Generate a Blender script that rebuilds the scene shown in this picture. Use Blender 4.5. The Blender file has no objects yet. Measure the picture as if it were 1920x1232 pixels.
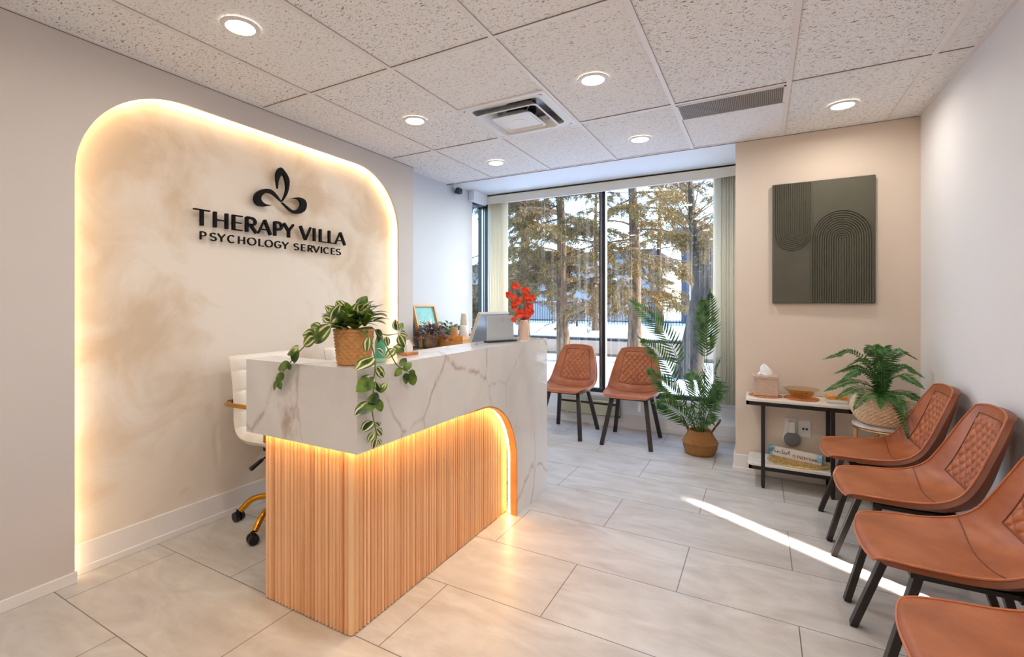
import bpy, bmesh, math, random
import numpy as np
from mathutils import Vector, Matrix

PI = math.pi
S = bpy.context.scene
C = S.collection
R = math.radians

# ------------------------------------------------------------------ camera
cam_d = bpy.data.cameras.new('camera')
cam = bpy.data.objects.new('camera', cam_d)
C.objects.link(cam)
cam.location = (0, 0, 1.285)
cam.rotation_euler = (R(90), 0, R(29.573))
cam_d.sensor_width = 36
cam_d.sensor_fit = 'HORIZONTAL'
cam_d.lens = 902.245 / 1920 * 36
cam_d.shift_x = 45 / 1920
cam_d.shift_y = -48.36 / 1920
cam_d.clip_start = 0.05
cam_d.clip_end = 400
S.camera = cam

# ------------------------------------------------------------------ view
S.view_settings.view_transform = 'Standard'
S.view_settings.look = 'None'
S.view_settings.gamma = 1
S.view_settings.use_curve_mapping = False
S.view_settings.exposure = 0.22
S.cycles.max_bounces = 10
S.cycles.diffuse_bounces = 5
S.cycles.glossy_bounces = 4
S.cycles.transmission_bounces = 6
S.cycles.transparent_max_bounces = 12
S.cycles.caustics_reflective = False
S.cycles.caustics_refractive = False
S.cycles.sample_clamp_indirect = 6
S.cycles.use_denoising = True

# ------------------------------------------------------------------ world sky
W = bpy.data.worlds.new('sky')
S.world = W
W.use_nodes = True
wn = W.node_tree
wn.nodes.clear()
sky = wn.nodes.new('ShaderNodeTexSky')
sky.sky_type = 'NISHITA'
sky.sun_disc = False
sky.sun_elevation = R(24)
sky.sun_rotation = R(57)
sky.air_density = 1.0
sky.dust_density = 1.6
bg = wn.nodes.new('ShaderNodeBackground')
bg.inputs['Strength'].default_value = 1.05
wo = wn.nodes.new('ShaderNodeOutputWorld')
tint = wn.nodes.new('ShaderNodeMix'); tint.data_type = 'RGBA'; tint.blend_type = 'MULTIPLY'
tint.inputs[0].default_value = 1; tint.inputs[7].default_value = (0.84, 0.96, 1.14, 1)
wn.links.new(sky.outputs[0], tint.inputs[6])
wn.links.new(tint.outputs[2], bg.inputs[0])
wn.links.new(bg.outputs[0], wo.inputs[0])

def add_light(name, kind, loc, energy, col, **kw):
    d = bpy.data.lights.new(name, kind)
    d.energy = energy
    d.color = col
    for k, v in kw.items():
        if k not in ('rot', 'dir'):
            setattr(d, k, v)
    o = bpy.data.objects.new(name, d)
    C.objects.link(o)
    o.location = loc
    if 'dir' in kw:
        o.rotation_euler = Vector(kw['dir']).to_track_quat('-Z', 'Y').to_euler()
    return o

# winter sun, low, from the front right of the window
SUN = Vector((-0.837, -0.547, -0.445)).normalized()
add_light('sun', 'SUN', (6, 9, 8), 7.5, (1.0, 0.84, 0.62), angle=R(0.6), dir=SUN)

# six downlights in view, plus unseen ones added as fill
WARM = (1.0, 0.92, 0.83)
LIGHTS = [(-2.009, 1.315), (-0.802, 2.581), (-2.024, 2.571), (-2.016, 3.695), (-0.789, 3.697), (0.44, 3.678)]
FILL_LIGHTS = [(-0.80, 1.315), (0.44, 1.25), (-2.0, 0.05), (-0.80, 0.05), (0.44, 0.05), (-2.0, -1.1), (-0.8, -1.1), (0.44, -1.1)]
COOL = (0.86, 0.94, 1.0)
for (x, y), e_, c_ in zip(LIGHTS, (2.8, 4.2, 2.2, 1.6, 8.5, 4.0), (WARM, WARM, WARM, COOL, COOL, WARM)):
    add_light('downlight_lamp', 'AREA', (x, y, 2.497), e_, c_, shape='DISK', size=0.10, spread=R(172))
for x, y in FILL_LIGHTS:  # out-of-view lamps added to brighten the room
    add_light('downlight_lamp', 'AREA', (x, y, 2.497), 2.2 if x < -1 else (5.2 if x < 0 else 4.0), (1.0, 0.95, 0.90), shape='DISK', size=0.10, spread=R(175))

# ------------------------------------------------------------------ helpers
def thing(name, label, cat, loc=(0, 0, 0), rotz=0, group=None, kind=None):
    o = bpy.data.objects.new(name, None)
    o.empty_display_size = 0.05
    C.objects.link(o)
    o.location = loc
    o.rotation_euler = (0, 0, rotz)
    tag(o, label, cat, group, kind)
    return o

def tag(o, label=None, cat=None, group=None, kind=None):
    if label: o['label'] = label
    if cat: o['category'] = cat
    if group: o['group'] = group
    if kind: o['kind'] = kind
    return o

def dup(o, loc=None, rotz=None, label=None, parent=None):
    c = o.copy()
    C.objects.link(c)
    if parent is not None: c.parent = parent
    if loc is not None: c.location = loc
    if rotz is not None: c.rotation_euler = (0, 0, rotz)
    if label: c['label'] = label
    for ch in list(o.children):
        dup(ch, parent=c)
    return c

def root_loc(o):
    v = Vector((0, 0, 0))
    while o is not None:
        v += o.location
        o = o.parent
    return v

class MB:
    def __init__(s):
        s.v = []; s.f = []; s.uv = []
    def add(s, vs, fs, uvs=None):
        b = len(s.v)
        s.v.extend([tuple(p) for p in vs])
        for i, f in enumerate(fs):
            s.f.append(tuple(b + k for k in f))
            s.uv.append([uvs[k] for k in f] if uvs else None)
        return s
    def box(s, x0, y0, z0, x1, y1, z1):
        x0, x1 = min(x0, x1), max(x0, x1); y0, y1 = min(y0, y1), max(y0, y1); z0, z1 = min(z0, z1), max(z0, z1)
        vs = [(x0,y0,z0),(x1,y0,z0),(x1,y1,z0),(x0,y1,z0),(x0,y0,z1),(x1,y0,z1),(x1,y1,z1),(x0,y1,z1)]
        return s.add(vs, [(0,3,2,1),(4,5,6,7),(0,1,5,4),(1,2,6,5),(2,3,7,6),(3,0,4,7)])
    def bar(s, p0, p1, w, d, side=None):
        p0, p1 = Vector(p0), Vector(p1)
        t = (p1 - p0).normalized()
        a = Vector(side) if side else (Vector((0,0,1)) if abs(t.z) < .9 else Vector((1,0,0)))
        a = (a - t * a.dot(t)).normalized(); b = t.cross(a)
        vs = []
        for p in (p0, p1):
            for i, j in ((-1,-1),(1,-1),(1,1),(-1,1)):
                vs.append(p + a * (i * w / 2) + b * (j * d / 2))
        return s.add(vs, [(3,2,1,0),(4,5,6,7),(0,1,5,4),(1,2,6,5),(2,3,7,6),(3,0,4,7)])
    def tube(s, path, r, n=8, cap=True):
        P = [Vector(p) for p in path]; m = len(P)
        rs = r if isinstance(r, (list, tuple)) else [r] * m
        t0 = (P[1] - P[0]).normalized()
        a = Vector((0,0,1)) if abs(t0.z) < .9 else Vector((1,0,0))
        vs = []
        for i in range(m):
            t = (P[min(i+1, m-1)] - P[max(i-1, 0)]).normalized()
            a = (a - t * a.dot(t)).normalized(); b = t.cross(a)
            for k in range(n):
                g = 2 * PI * k / n
                vs.append(P[i] + (a * math.cos(g) + b * math.sin(g)) * rs[i])
        fs = [(i*n+k, i*n+(k+1)%n, (i+1)*n+(k+1)%n, (i+1)*n+k) for i in range(m-1) for k in range(n)]
        if cap: fs += [tuple(range(n-1, -1, -1)), tuple((m-1)*n+k for k in range(n))]
        return s.add(vs, fs)
    def ring(s, path, r, n=8):
        P = [Vector(p) for p in path]; m = len(P); vs = []
        cen = sum(P, Vector()) / m
        for i in range(m):
            t = (P[(i+1) % m] - P[i-1]).normalized()
            a = (P[i] - cen); a = (a - t * a.dot(t)).normalized(); b = t.cross(a)
            for k in range(n):
                g = 2 * PI * k / n
                vs.append(P[i] + (a * math.cos(g) + b * math.sin(g)) * r)
        return s.add(vs, [(i*n+k, i*n+(k+1)%n, ((i+1)%m)*n+(k+1)%n, ((i+1)%m)*n+k) for i in range(m) for k in range(n)])
    def lathe(s, prof, cen=(0,0,0), n=32, mod=None, close=False):
        cx, cy, cz = cen; m = len(prof); vs = []
        for r, z in prof:
            for k in range(n):
                g = 2 * PI * k / n
                q = r * (mod(g, z) if mod else 1)
                vs.append((cx + q * math.cos(g), cy + q * math.sin(g), cz + z))
        fs = [(i*n+k, i*n+(k+1)%n, (i+1)*n+(k+1)%n, (i+1)*n+k) for i in range(m-1) for k in range(n)]
        if prof[0][0] > 1e-6 and not close: fs.append(tuple(range(n-1, -1, -1)))
        if prof[-1][0] > 1e-6 and not close: fs.append(tuple((m-1)*n+k for k in range(n)))
        if close: fs += [((m-1)*n+k, (m-1)*n+(k+1)%n, (k+1)%n, k) for k in range(n)]
        return s.add(vs, fs)
    def grid(s, fn, nu, nv, uv=False):
        vs = [fn(i / nu, j / nv) for j in range(nv + 1) for i in range(nu + 1)]
        uvs = [(i / nu, j / nv) for j in range(nv + 1) for i in range(nu + 1)] if uv else None
        w = nu + 1
        return s.add(vs, [(j*w+i, j*w+i+1, (j+1)*w+i+1, (j+1)*w+i) for j in range(nv) for i in range(nu)], uvs)
    def prism(s, poly, fn, d0, d1):
        """poly: 2D outline; fn(u, v, d) -> point; extruded from d0 to d1"""
        n = len(poly)
        vs = [fn(u, v, d0) for u, v in poly] + [fn(u, v, d1) for u, v in poly]
        fs = [tuple(range(n)), tuple(range(2*n-1, n-1, -1))]
        fs += [(i, i + n, (i+1) % n + n, (i+1) % n) for i in range(n)]
        return s.add(vs, fs)
    def leaf(s, base, tip, width, up=(0,0,1), fold=.25, sag=.12, nu=4, nv=6, shape=None):
        B, T = Vector(base), Vector(tip)
        L = (T - B).length; t = (T - B).normalized()
        u = Vector(up); u = (u - t * u.dot(t))
        if u.length < 1e-4: u = Vector((1,0,0)) - t * t.x
        u.normalize(); w = t.cross(u)
        def fn(a, b):
            x = a * 2 - 1
            k = shape(b) if shape else math.sin(PI * min(1, b) ** .75) ** .8 * (1 - .25 * b)
            return B + t * (L * b) + w * (x * width / 2 * max(k, .015)) + u * (abs(x) * fold * width / 2 * k + sag * L * math.sin(PI * b) )
        return s.grid(fn, nu, nv, uv=True)
    def build(s, name, m, parent=None, smooth=False, bevel=0, world=False, label=None, kind=None, fix=True):
        me = bpy.data.meshes.new(name)
        off = root_loc(parent) if (world and parent is not None) else Vector((0,0,0))
        me.from_pydata([(p[0]-off.x, p[1]-off.y, p[2]-off.z) for p in s.v], [], s.f)
        if any(u is not None for u in s.uv):
            lay = me.uv_layers.new(name='UVMap'); i = 0
            for u, f in zip(s.uv, s.f):
                for k in range(len(f)):
                    lay.data[i].uv = u[k] if u else (0.5, 0.5); i += 1
        if fix:
            bm = bmesh.new(); bm.from_mesh(me)
            bmesh.ops.recalc_face_normals(bm, faces=bm.faces)
            bm.to_mesh(me); bm.free()
        if smooth:
            me.polygons.foreach_set('use_smooth', [True] * len(me.polygons))
            me.set_sharp_from_angle(angle=R(smooth if smooth is not True else 42))
        for x in (m if isinstance(m, (list, tuple)) else [m]): me.materials.append(x)
        o = bpy.data.objects.new(name, me)
        C.objects.link(o)
        if parent is not None: o.parent = parent
        if bevel:
            b = o.modifiers.new('bevel', 'BEVEL'); b.width = bevel; b.segments = 2; b.limit_method = 'ANGLE'; b.angle_limit = R(40)
        if label: o['label'] = label
        if kind: o['kind'] = kind
        return o

def structure(o):
    o['kind'] = 'structure'
    return o

# ------------------------------------------------------------------ materials
def lin(c):
    return tuple(((x / 255) / 12.92 if x / 255 <= .04045 else ((x / 255 + .055) / 1.055) ** 2.4) for x in c) + (1.0,)

class NT:
    def __init__(s, name):
        s.m = bpy.data.materials.new(name); s.m.use_nodes = True
        s.t = s.m.node_tree; s.t.nodes.clear()
        s.o = s.n('OutputMaterial'); s.p = s.n('BsdfPrincipled')
        s.l(s.p, 0, s.o, 0)
    def n(s, k, **kw):
        x = s.t.nodes.new('ShaderNode' + k)
        for a, b in kw.items(): setattr(x, a, b)
        return x
    def l(s, a, i, b, j): s.t.links.new(a.outputs[i], b.inputs[j])
    def set(s, **kw):
        for k, v in kw.items(): s.p.inputs[k.replace('_', ' ')].default_value = v
        return s
    def coord(s, kind='Object', scale=(1,1,1), loc=(0,0,0), rot=(0,0,0)):
        a = s.n('TexCoord'); b = s.n('Mapping')
        b.inputs['Scale'].default_value = scale; b.inputs['Location'].default_value = loc; b.inputs['Rotation'].default_value = rot
        s.l(a, kind, b, 0); return b
    def noise(s, co, scale, detail=3, rough=.5, dist=0):
        x = s.n('TexNoise'); x.inputs['Scale'].default_value = scale; x.inputs['Detail'].default_value = detail
        x.inputs['Roughness'].default_value = rough; x.inputs['Distortion'].default_value = dist
        s.l(co, 0, x, 'Vector'); return x
    def ramp(s, src, i, stops, interp='LINEAR'):
        r = s.n('ValToRGB'); r.color_ramp.interpolation = interp; e = r.color_ramp.elements
        e[0].position, e[0].color = stops[0]; e[1].position, e[1].color = stops[-1]
        for p, c in stops[1:-1]:
            k = e.new(p); k.color = c
        s.l(src, i, r, 0); return r
    def mix(s, f, fi, a, b, mode='MIX'):
        """a, b: colours or (node, socket)"""
        x = s.n('Mix', data_type='RGBA', blend_type=mode)
        if f is None: x.inputs[0].default_value = fi
        else: s.l(f, fi, x, 0)
        for v, k in ((a, 6), (b, 7)):
            if isinstance(v[0], (int, float)): x.inputs[k].default_value = v
            else: s.t.links.new(v[0].outputs[v[1]], x.inputs[k])
        return x
    def math(s, op, a, b=None, c=None):
        x = s.n('Math', operation=op)
        for k, v in enumerate((a, b, c)):
            if v is None: continue
            if isinstance(v, (int, float)): x.inputs[k].default_value = v
            else: s.t.links.new(v[0].outputs[v[1]], x.inputs[k])
        return x
    def color(s, n, i): s.l(n, i, s.p, 'Base Color'); return s
    def bump(s, n, i, strength=.3, dist=.01):
        b = s.n('Bump'); b.inputs['Strength'].default_value = strength; b.inputs['Distance'].default_value = dist
        s.l(n, i, b, 'Height'); s.l(b, 0, s.p, 'Normal'); return s

def simple(name, c, rough=.5, metal=0., var=.06, scale=6, bump=0, bscale=200, **kw):
    q = NT(name)
    co = q.coord()
    nz = q.noise(co, scale)
    base = lin(c)
    dark = tuple(x * (1 - var * 1.6) for x in base[:3]) + (1,)
    lite = tuple(min(1, x * (1 + var)) for x in base[:3]) + (1,)
    r = q.ramp(nz, 0, [(.3, dark), (.7, lite)])
    q.color(r, 0).set(Roughness=rough, Metallic=metal)
    if bump:
        b = q.noise(co, bscale, 2); q.bump(b, 0, bump, .004)
    for k, v in kw.items(): q.p.inputs[k.replace('_', ' ')].default_value = v
    return q.m

def emitter(name, c, strength):
    q = NT(name)
    q.set(Base_Color=(.8, .8, .8, 1), Emission_Color=c + (1,), Emission_Strength=strength)
    return q.m

M = {}
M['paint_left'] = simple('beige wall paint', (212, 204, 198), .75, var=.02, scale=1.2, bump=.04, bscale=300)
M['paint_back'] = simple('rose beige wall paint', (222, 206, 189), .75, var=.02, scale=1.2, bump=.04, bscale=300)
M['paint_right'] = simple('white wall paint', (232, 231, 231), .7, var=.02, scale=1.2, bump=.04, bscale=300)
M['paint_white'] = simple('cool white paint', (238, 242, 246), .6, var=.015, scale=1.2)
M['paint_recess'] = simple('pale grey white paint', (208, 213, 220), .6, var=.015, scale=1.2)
M['trim'] = simple('white trim paint', (236, 230, 226), .42, var=.02, scale=3)
M['black_metal'] = simple('black powder coated metal', (30, 27, 26), .42, .2, var=.15, scale=30)
M['chair_leg'] = simple('black brown chair leg metal', (44, 37, 34), .4, .15, var=.15, scale=20)
M['gold'] = simple('polished gold metal', (214, 150, 40), .2, 1.0, var=.1, scale=12)
M['champagne'] = simple('brushed champagne metal', (190, 160, 115), .35, .9, var=.1, scale=30)
M['black_plastic'] = simple('black plastic', (18, 18, 19), .35, var=.2, scale=20)
M['white_plastic'] = simple('white plastic', (232, 230, 226), .35, var=.02, scale=10)
M['dark_frame'] = simple('dark aluminium window frame', (48, 48, 52), .42, .1, var=.12, scale=5)
M['light_alu'] = simple('bright aluminium', (206, 206, 210), .3, .6, var=.05, scale=5)
def m_vinyl():
    q = NT('cream vinyl blind')
    q.set(Base_Color=lin((252, 248, 232)), Roughness=.5)
    tr = q.n('BsdfTranslucent'); tr.inputs[0].default_value = lin((255, 251, 240))
    ms = q.n('MixShader'); ms.inputs[0].default_value = .5
    q.l(q.p, 0, ms, 1); q.l(tr, 0, ms, 2); q.l(ms, 0, q.o, 0)
    return q.m
M['cream_vinyl'] = m_vinyl()
M['heater'] = simple('olive cream enamel', (196, 192, 160), .4, var=.05, scale=5)
M['sign_black'] = simple('satin black acrylic', (14, 10, 8), .6, var=.2, scale=6, Specular_IOR_Level=.15)
M['valance'] = simple('cream valance vinyl', (238, 234, 222), .5, var=.01, scale=4)
M['soil'] = simple('dark potting soil', (70, 50, 38), .95, var=.5, scale=60, bump=.8, bscale=80)
M['oak'] = simple('light wood', (222, 158, 92), .45, var=.12, scale=14)
M['terracotta'] = simple('warm wooden tray', (205, 130, 80), .5, var=.1, scale=18)
M['paper'] = simple('white paper', (240, 240, 240), .6, var=.02, scale=8)
M['kraft'] = simple('kraft paper', (205, 150, 100), .7, var=.08, scale=30)
M['beige_cup'] = simple('ivory paper cup', (236, 224, 206), .5, var=.03, scale=20)
M['vase'] = simple('matt blush ceramic', (226, 196, 176), .6, var=.04, scale=10)
M['grey_fabric'] = simple('grey speaker fabric', (128, 126, 128), .9, var=.15, scale=300)
M['stone_top'] = simple('ivory stone slab', (232, 226, 216), .25, var=.05, scale=5)
M['white_leather'] = simple('ivory white leather', (240, 232, 220), .42, var=.03, scale=8, bump=.08, bscale=160)
M['cream_leather'] = simple('cream leather', (240, 228, 200), .45, var=.03, scale=8)
M['monitor'] = simple('silver blue aluminium', (176, 192, 212), .3, .55, var=.03, scale=3)
M['teal'] = simple('teal print', (120, 196, 190), .5, var=.06, scale=20)
M['ivory_ink'] = simple('white ink', (245, 245, 240), .6, var=.01)
M['dark_ink'] = simple('dark ink', (38, 34, 40), .6, var=.05)
M['bronze_pot'] = simple('hammered bronze grey metal', (150, 128, 100), .4, .7, var=.3, scale=16, bump=.3, bscale=60)
M['red_petal'] = simple('orange red petal', (246, 66, 16), .55, var=.3, scale=60)
M['stem_dark'] = simple('dark twig', (80, 78, 86), .7, var=.2, scale=30)
M['green_stem'] = simple('green stem', (110, 120, 60), .6, var=.2, scale=30)
M['soap'] = simple('green soap bottle', (90, 190, 150), .15, var=.05, scale=12)
M['grey_counter'] = simple('grey laminate', (140, 138, 142), .35, var=.08, scale=20)
M['basket_handle'] = simple('brown leather cord', (110, 62, 36), .6, var=.25, scale=60)
M['snow'] = simple('snow', (238, 242, 250), .8, var=.06, scale=.5, bump=.5, bscale=3)
M['asphalt'] = simple('salted grey asphalt', (112, 100, 86), .85, var=.12, scale=.4)
M['kerb'] = simple('concrete kerb', (66, 60, 56), .9, var=.2, scale=1)
M['fence_iron'] = simple('dark iron fence', (22, 24, 32), .5, .3, var=.1)
M['facade'] = simple('pale stucco facade', (150, 146, 142), .85, var=.05, scale=.4)
M['facade_blue'] = simple('slate blue cladding', (54, 64, 80), .8, var=.08, scale=.4)
M['facade_roof'] = simple('grey roofing', (84, 86, 92), .8, var=.1, scale=.5)
M['dark_glass'] = simple('dark window glass', (60, 72, 90), .15, var=.2, scale=.5)

def m_floor():
    q = NT('stone look floor tile')
    co = q.coord(loc=(1.244, -1.817, 0))
    br = q.n('TexBrick', offset=.5, offset_frequency=2, squash=1.0)
    br.inputs['Scale'].default_value = 1; br.inputs['Mortar Size'].default_value = .0022; br.inputs['Mortar Smooth'].default_value = .1
    br.inputs['Brick Width'].default_value = .9165; br.inputs['Row Height'].default_value = .4548; br.inputs['Bias'].default_value = 0
    br.inputs['Color1'].default_value = (1, 1, 1, 1); br.inputs['Color2'].default_value = (.9, .9, .9, 1); br.inputs['Mortar'].default_value = (0, 0, 0, 1)
    q.l(co, 0, br, 'Vector')
    c2 = q.coord(scale=(1.3, 3.2, 1))
    n1 = q.noise(c2, 1.6, 6, .6, 1.2)
    n2 = q.noise(c2, 4.5, 5, .6, .2)
    r1 = q.ramp(n1, 0, [(.3, lin((190, 183, 175))), (.55, lin((208, 203, 196))), (.75, lin((220, 217, 211)))])
    r2 = q.ramp(n2, 0, [(.30, (.88, .86, .84, 1)), (.56, (1, 1, 1, 1))])
    m1 = q.mix(None, .7, (r1, 0), (r2, 0), 'MULTIPLY')
    m2 = q.mix(None, .45, (m1, 2), (br, 0), 'MULTIPLY')
    m3 = q.mix(br, 1, (m2, 2), lin((122, 108, 98)))
    q.color(m3, 2).set(Roughness=.3)
    rr = q.ramp(n2, 0, [(.3, (.44, .44, .44, 1)), (.7, (.30, .30, .30, 1))])
    q.l(rr, 0, q.p, 'Roughness')
    inv = q.math('SUBTRACT', 1.0, (br, 1))
    q.bump(inv, 0, .25, .003)
    return q.m
M['floor'] = m_floor()

def m_tile():
    q = NT('fissured acoustic ceiling tile')
    co = q.coord(scale=(30, 75, 1), rot=(0, 0, .5))
    n1 = q.noise(co, 1.6, 2, .6, .9)
    p1 = q.ramp(n1, 0, [(.35, (0, 0, 0, 1)), (.385, (1, 1, 1, 1))])
    c2 = q.coord(scale=(1, 1, 1))
    n2 = q.noise(c2, 150, 2, .6)
    p2 = q.ramp(n2, 0, [(.31, (0, 0, 0, 1)), (.37, (1, 1, 1, 1))])
    # every panel has its own density of holes
    d = q.n('VectorMath', operation='DIVIDE'); d.inputs[1].default_value = (.61, 1.22, 1)
    sh = q.coord(loc=(.474, -1.948, 0)); q.l(sh, 0, d, 0)
    fl = q.n('VectorMath', operation='FLOOR'); q.l(d, 0, fl, 0)
    wnz = q.n('TexWhiteNoise', noise_dimensions='2D'); q.l(fl, 0, wnz, 'Vector')
    k = q.ramp(wnz, 0, [(.1, (.45, .45, .45, 1)), (.8, (1, 1, 1, 1))])
    pits = q.mix(None, 1.0, (p1, 0), (p2, 0), 'MULTIPLY')
    dens = q.mix(k, 0, (1, 1, 1, 1), (pits, 2))
    c = q.mix(dens, 2, lin((128, 116, 107)), lin((244, 242, 240)))
    q.color(c, 2).set(Roughness=.92)
    q.bump(dens, 2, .5, .004)
    return q.m
M['tile'] = m_tile()

def m_plaster():
    q = NT('trowelled cream plaster')
    co = q.coord()
    n1 = q.noise(co, 2.2, 5, .6, 1.6)
    v = q.n('TexVoronoi', feature='SMOOTH_F1'); v.inputs['Scale'].default_value = 2.2
    w = q.noise(co, 3, 3); mx = q.mix(None, .35, (co, 0), (w, 1)); q.l(mx, 2, v, 'Vector')
    a = q.math('ADD', (n1, 0), (v, 0))
    r = q.ramp(a, 0, [(.6, lin((210, 188, 162))), (.8, lin((222, 204, 183))), (1.05, lin((232, 220, 206)))])
    q.color(r, 0).set(Roughness=.5)
    q.bump(a, 0, .12, .01)
    return q.m
M['plaster'] = m_plaster()

def m_marble():
    q = NT('white marble with tan veins')
    co = q.coord(scale=(1, 1, .62), rot=(.5, .3, .2))
    w1 = q.noise(co, 2.0, 5, .55)
    mx = q.mix(None, .22, (co, 0), (w1, 1), 'ADD')
    v = q.n('TexVoronoi', feature='DISTANCE_TO_EDGE'); v.inputs['Scale'].default_value = 2.25
    q.l(mx, 2, v, 'Vector')
    wid = q.noise(co, 3.1, 2)
    wd = q.math('MULTIPLY', (wid, 0), .042)
    dv = q.math('DIVIDE', (v, 0), (wd, 0))
    vein = q.ramp(dv, 0, [(.0, (1, 1, 1, 1)), (.35, (.5, .5, .5, 1)), (1, (0, 0, 0, 1))])
    gate = q.noise(co, 1.7, 2)
    g = q.ramp(gate, 0, [(.40, (0, 0, 0, 1)), (.52, (1, 1, 1, 1))])
    k = q.math('MULTIPLY', (vein, 0), (g, 0))
    br = q.noise(co, 14, 4, .7)
    k1 = q.ramp(br, 0, [(.36, (.15, .15, .15, 1)), (.55, (1, 1, 1, 1))])
    k2 = q.math('MULTIPLY', (k, 0), (k1, 0)); k3 = q.math('MULTIPLY', (k2, 0), .75); k2 = k3
    cl = q.noise(co, 1.6, 6, .6, .8)
    base = q.ramp(cl, 0, [(.3, lin((214, 208, 202))), (.6, lin((232, 228, 223)))])
    c = q.mix(k2, 0, (base, 0), lin((170, 138, 108)))
    q.color(c, 2).set(Roughness=.06, Specular_IOR_Level=.55)
    return q.m
M['marble'] = m_marble()

def m_wood(name, c1, c2, axis=2, rough=.5):
    q = NT(name)
    sc = [26, 26, 26]; sc[axis] = 1.1
    co = q.coord(scale=sc)
    n1 = q.noise(co, 1.0, 3, .55, .5)
    c3 = q.coord(scale=[60 if i != axis else .01 for i in range(3)])
    n2 = q.noise(c3, 1.0, 0)
    a = q.math('MULTIPLY', (n2, 0), 1.0); b = q.math('MULTIPLY', (n1, 0), .7); s_ = q.math('ADD', (a, 0), (b, 0))
    r = q.ramp(s_, 0, [(.55, lin(c1)), (1.15, lin(c2))])
    q.color(r, 0).set(Roughness=rough)
    q.bump(n1, 0, .08, .002)
    return q.m
M['slat'] = m_wood('natural oak slat', (216, 152, 104), (246, 198, 150))
M['bamboo'] = m_wood('bamboo', (205, 130, 50), (232, 165, 80), 1, .4)

def m_leather():
    q = NT('tan leather')
    co = q.coord()
    n1 = q.noise(co, 7, 4, .6)
    r = q.ramp(n1, 0, [(.3, lin((147, 82, 47))), (.55, lin((171, 100, 60))), (.75, lin((184, 113, 72)))])
    q.color(r, 0).set(Roughness=.42, Specular_IOR_Level=.5)
    v = q.n('TexVoronoi'); v.inputs['Scale'].default_value = 380; q.l(co, 0, v, 'Vector')
    q.bump(v, 0, .06, .002)
    return q.m
M['leather'] = m_leather()
M['leather_dark'] = simple('dark brown shell leather', (128, 66, 34), .45, var=.12, scale=8, bump=.06, bscale=300)
M['stitch'] = simple('dark stitched seam', (118, 62, 38), .6, var=.1, scale=30)
M['piping'] = simple('tan piping', (190, 112, 70), .45, var=.08, scale=30)

def m_weave(name, c1, c2, sx, sz, cyl=True, strength=.9):
    """woven strands: brick pattern wrapped round the vertical axis"""
    q = NT(name)
    tc = q.n('TexCoord'); sp = q.n('SeparateXYZ'); q.l(tc, 'Object', sp, 0)
    if cyl:
        at = q.math('ARCTAN2', (sp, 1), (sp, 0)); u = q.math('MULTIPLY', (at, 0), sx)
    else:
        ad = q.math('ADD', (sp, 0), (sp, 1)); u = q.math('MULTIPLY', (ad, 0), sx)
    v = q.math('MULTIPLY', (sp, 2), sz)
    cb = q.n('CombineXYZ'); q.l(u, 0, cb, 0); q.l(v, 0, cb, 1)
    br = q.n('TexBrick', offset=.5, offset_frequency=2)
    br.inputs['Scale'].default_value = 1; br.inputs['Mortar Size'].default_value = .1; br.inputs['Mortar Smooth'].default_value = 1
    br.inputs['Brick Width'].default_value = 1; br.inputs['Row Height'].default_value = .5
    br.inputs['Color1'].default_value = lin(c1); br.inputs['Color2'].default_value = lin(tuple(int(x * .88) for x in c1)); br.inputs['Mortar'].default_value = lin(c2)
    q.l(cb, 0, br, 'Vector')
    q.color(br, 0).set(Roughness=.7)
    inv = q.math('SUBTRACT', 1.0, (br, 1))
    q.bump(inv, 0, strength, .006)
    return q.m
M['basket'] = simple('woven rattan', (208, 150, 90), .6, var=.09, scale=40, bump=.3, bscale=240)
M['seagrass'] = m_weave('seagrass belly basket', (196, 136, 72), (138, 86, 40), 13, 110, strength=.7)
M['cream_weave'] = simple('cream woven seagrass', (236, 212, 180), .7, var=.08, scale=40, bump=.3, bscale=240)
M['rattan_box'] = m_weave('whitewashed rattan', (232, 208, 188), (176, 140, 116), 110, 130, cyl=False, strength=.5)
M['rattan_mat'] = simple('tan rattan', (206, 128, 76), .7, var=.35, scale=120, bump=.7, bscale=160)
M['jute_mat'] = simple('straw woven mat', (232, 186, 112), .75, var=.4, scale=90, bump=.9, bscale=110)

def m_leafy(name, dark, mid, light=None, stripes=0.):
    q = NT(name)
    tc = q.n('TexCoord'); sp = q.n('SeparateXYZ'); q.l(tc, 'UV', sp, 0)
    a = q.math('MULTIPLY_ADD', (sp, 0), 2.0, -1.0); ab = q.math('ABSOLUTE', (a, 0))
    co = q.coord(); nz = q.noise(co, 22, 2)
    base = q.ramp(nz, 0, [(.35, lin(dark)), (.68, lin(mid))])
    src = (base, 0)
    if light:
        w = q.math('MULTIPLY_ADD', (nz, 0), .9, -.45); x = q.math('ADD', (ab, 0), (w, 0))
        band = q.ramp(x, 0, [(.30, (0, 0, 0, 1)), (.36, (1, 1, 1, 1)), (.62, (1, 1, 1, 1)), (.70, (0, 0, 0, 1))])
        ob = q.noise(co, 9, 0); g = q.ramp(ob, 0, [(.45 - stripes, (0, 0, 0, 1)), (.5 - stripes, (1, 1, 1, 1))])
        k = q.math('MULTIPLY', (band, 0), (g, 0))
        mx = q.mix(k, 0, src, lin(light)); src = (mx, 2)
    q.t.links.new(src[0].outputs[src[1]], q.p.inputs['Base Color'])
    q.set(Roughness=.4)
    # thin leaves let some light through
    tr = q.n('BsdfTranslucent'); q.t.links.new(src[0].outputs[src[1]], tr.inputs[0])
    ms = q.n('MixShader'); ms.inputs[0].default_value = .22
    q.l(q.p, 0, ms, 1); q.l(tr, 0, ms, 2); q.l(ms, 0, q.o, 0)
    return q.m
M['vine_leaf'] = m_leafy('variegated vine leaf', (36, 66, 22), (120, 150, 48), (242, 232, 182), -.045)
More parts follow.
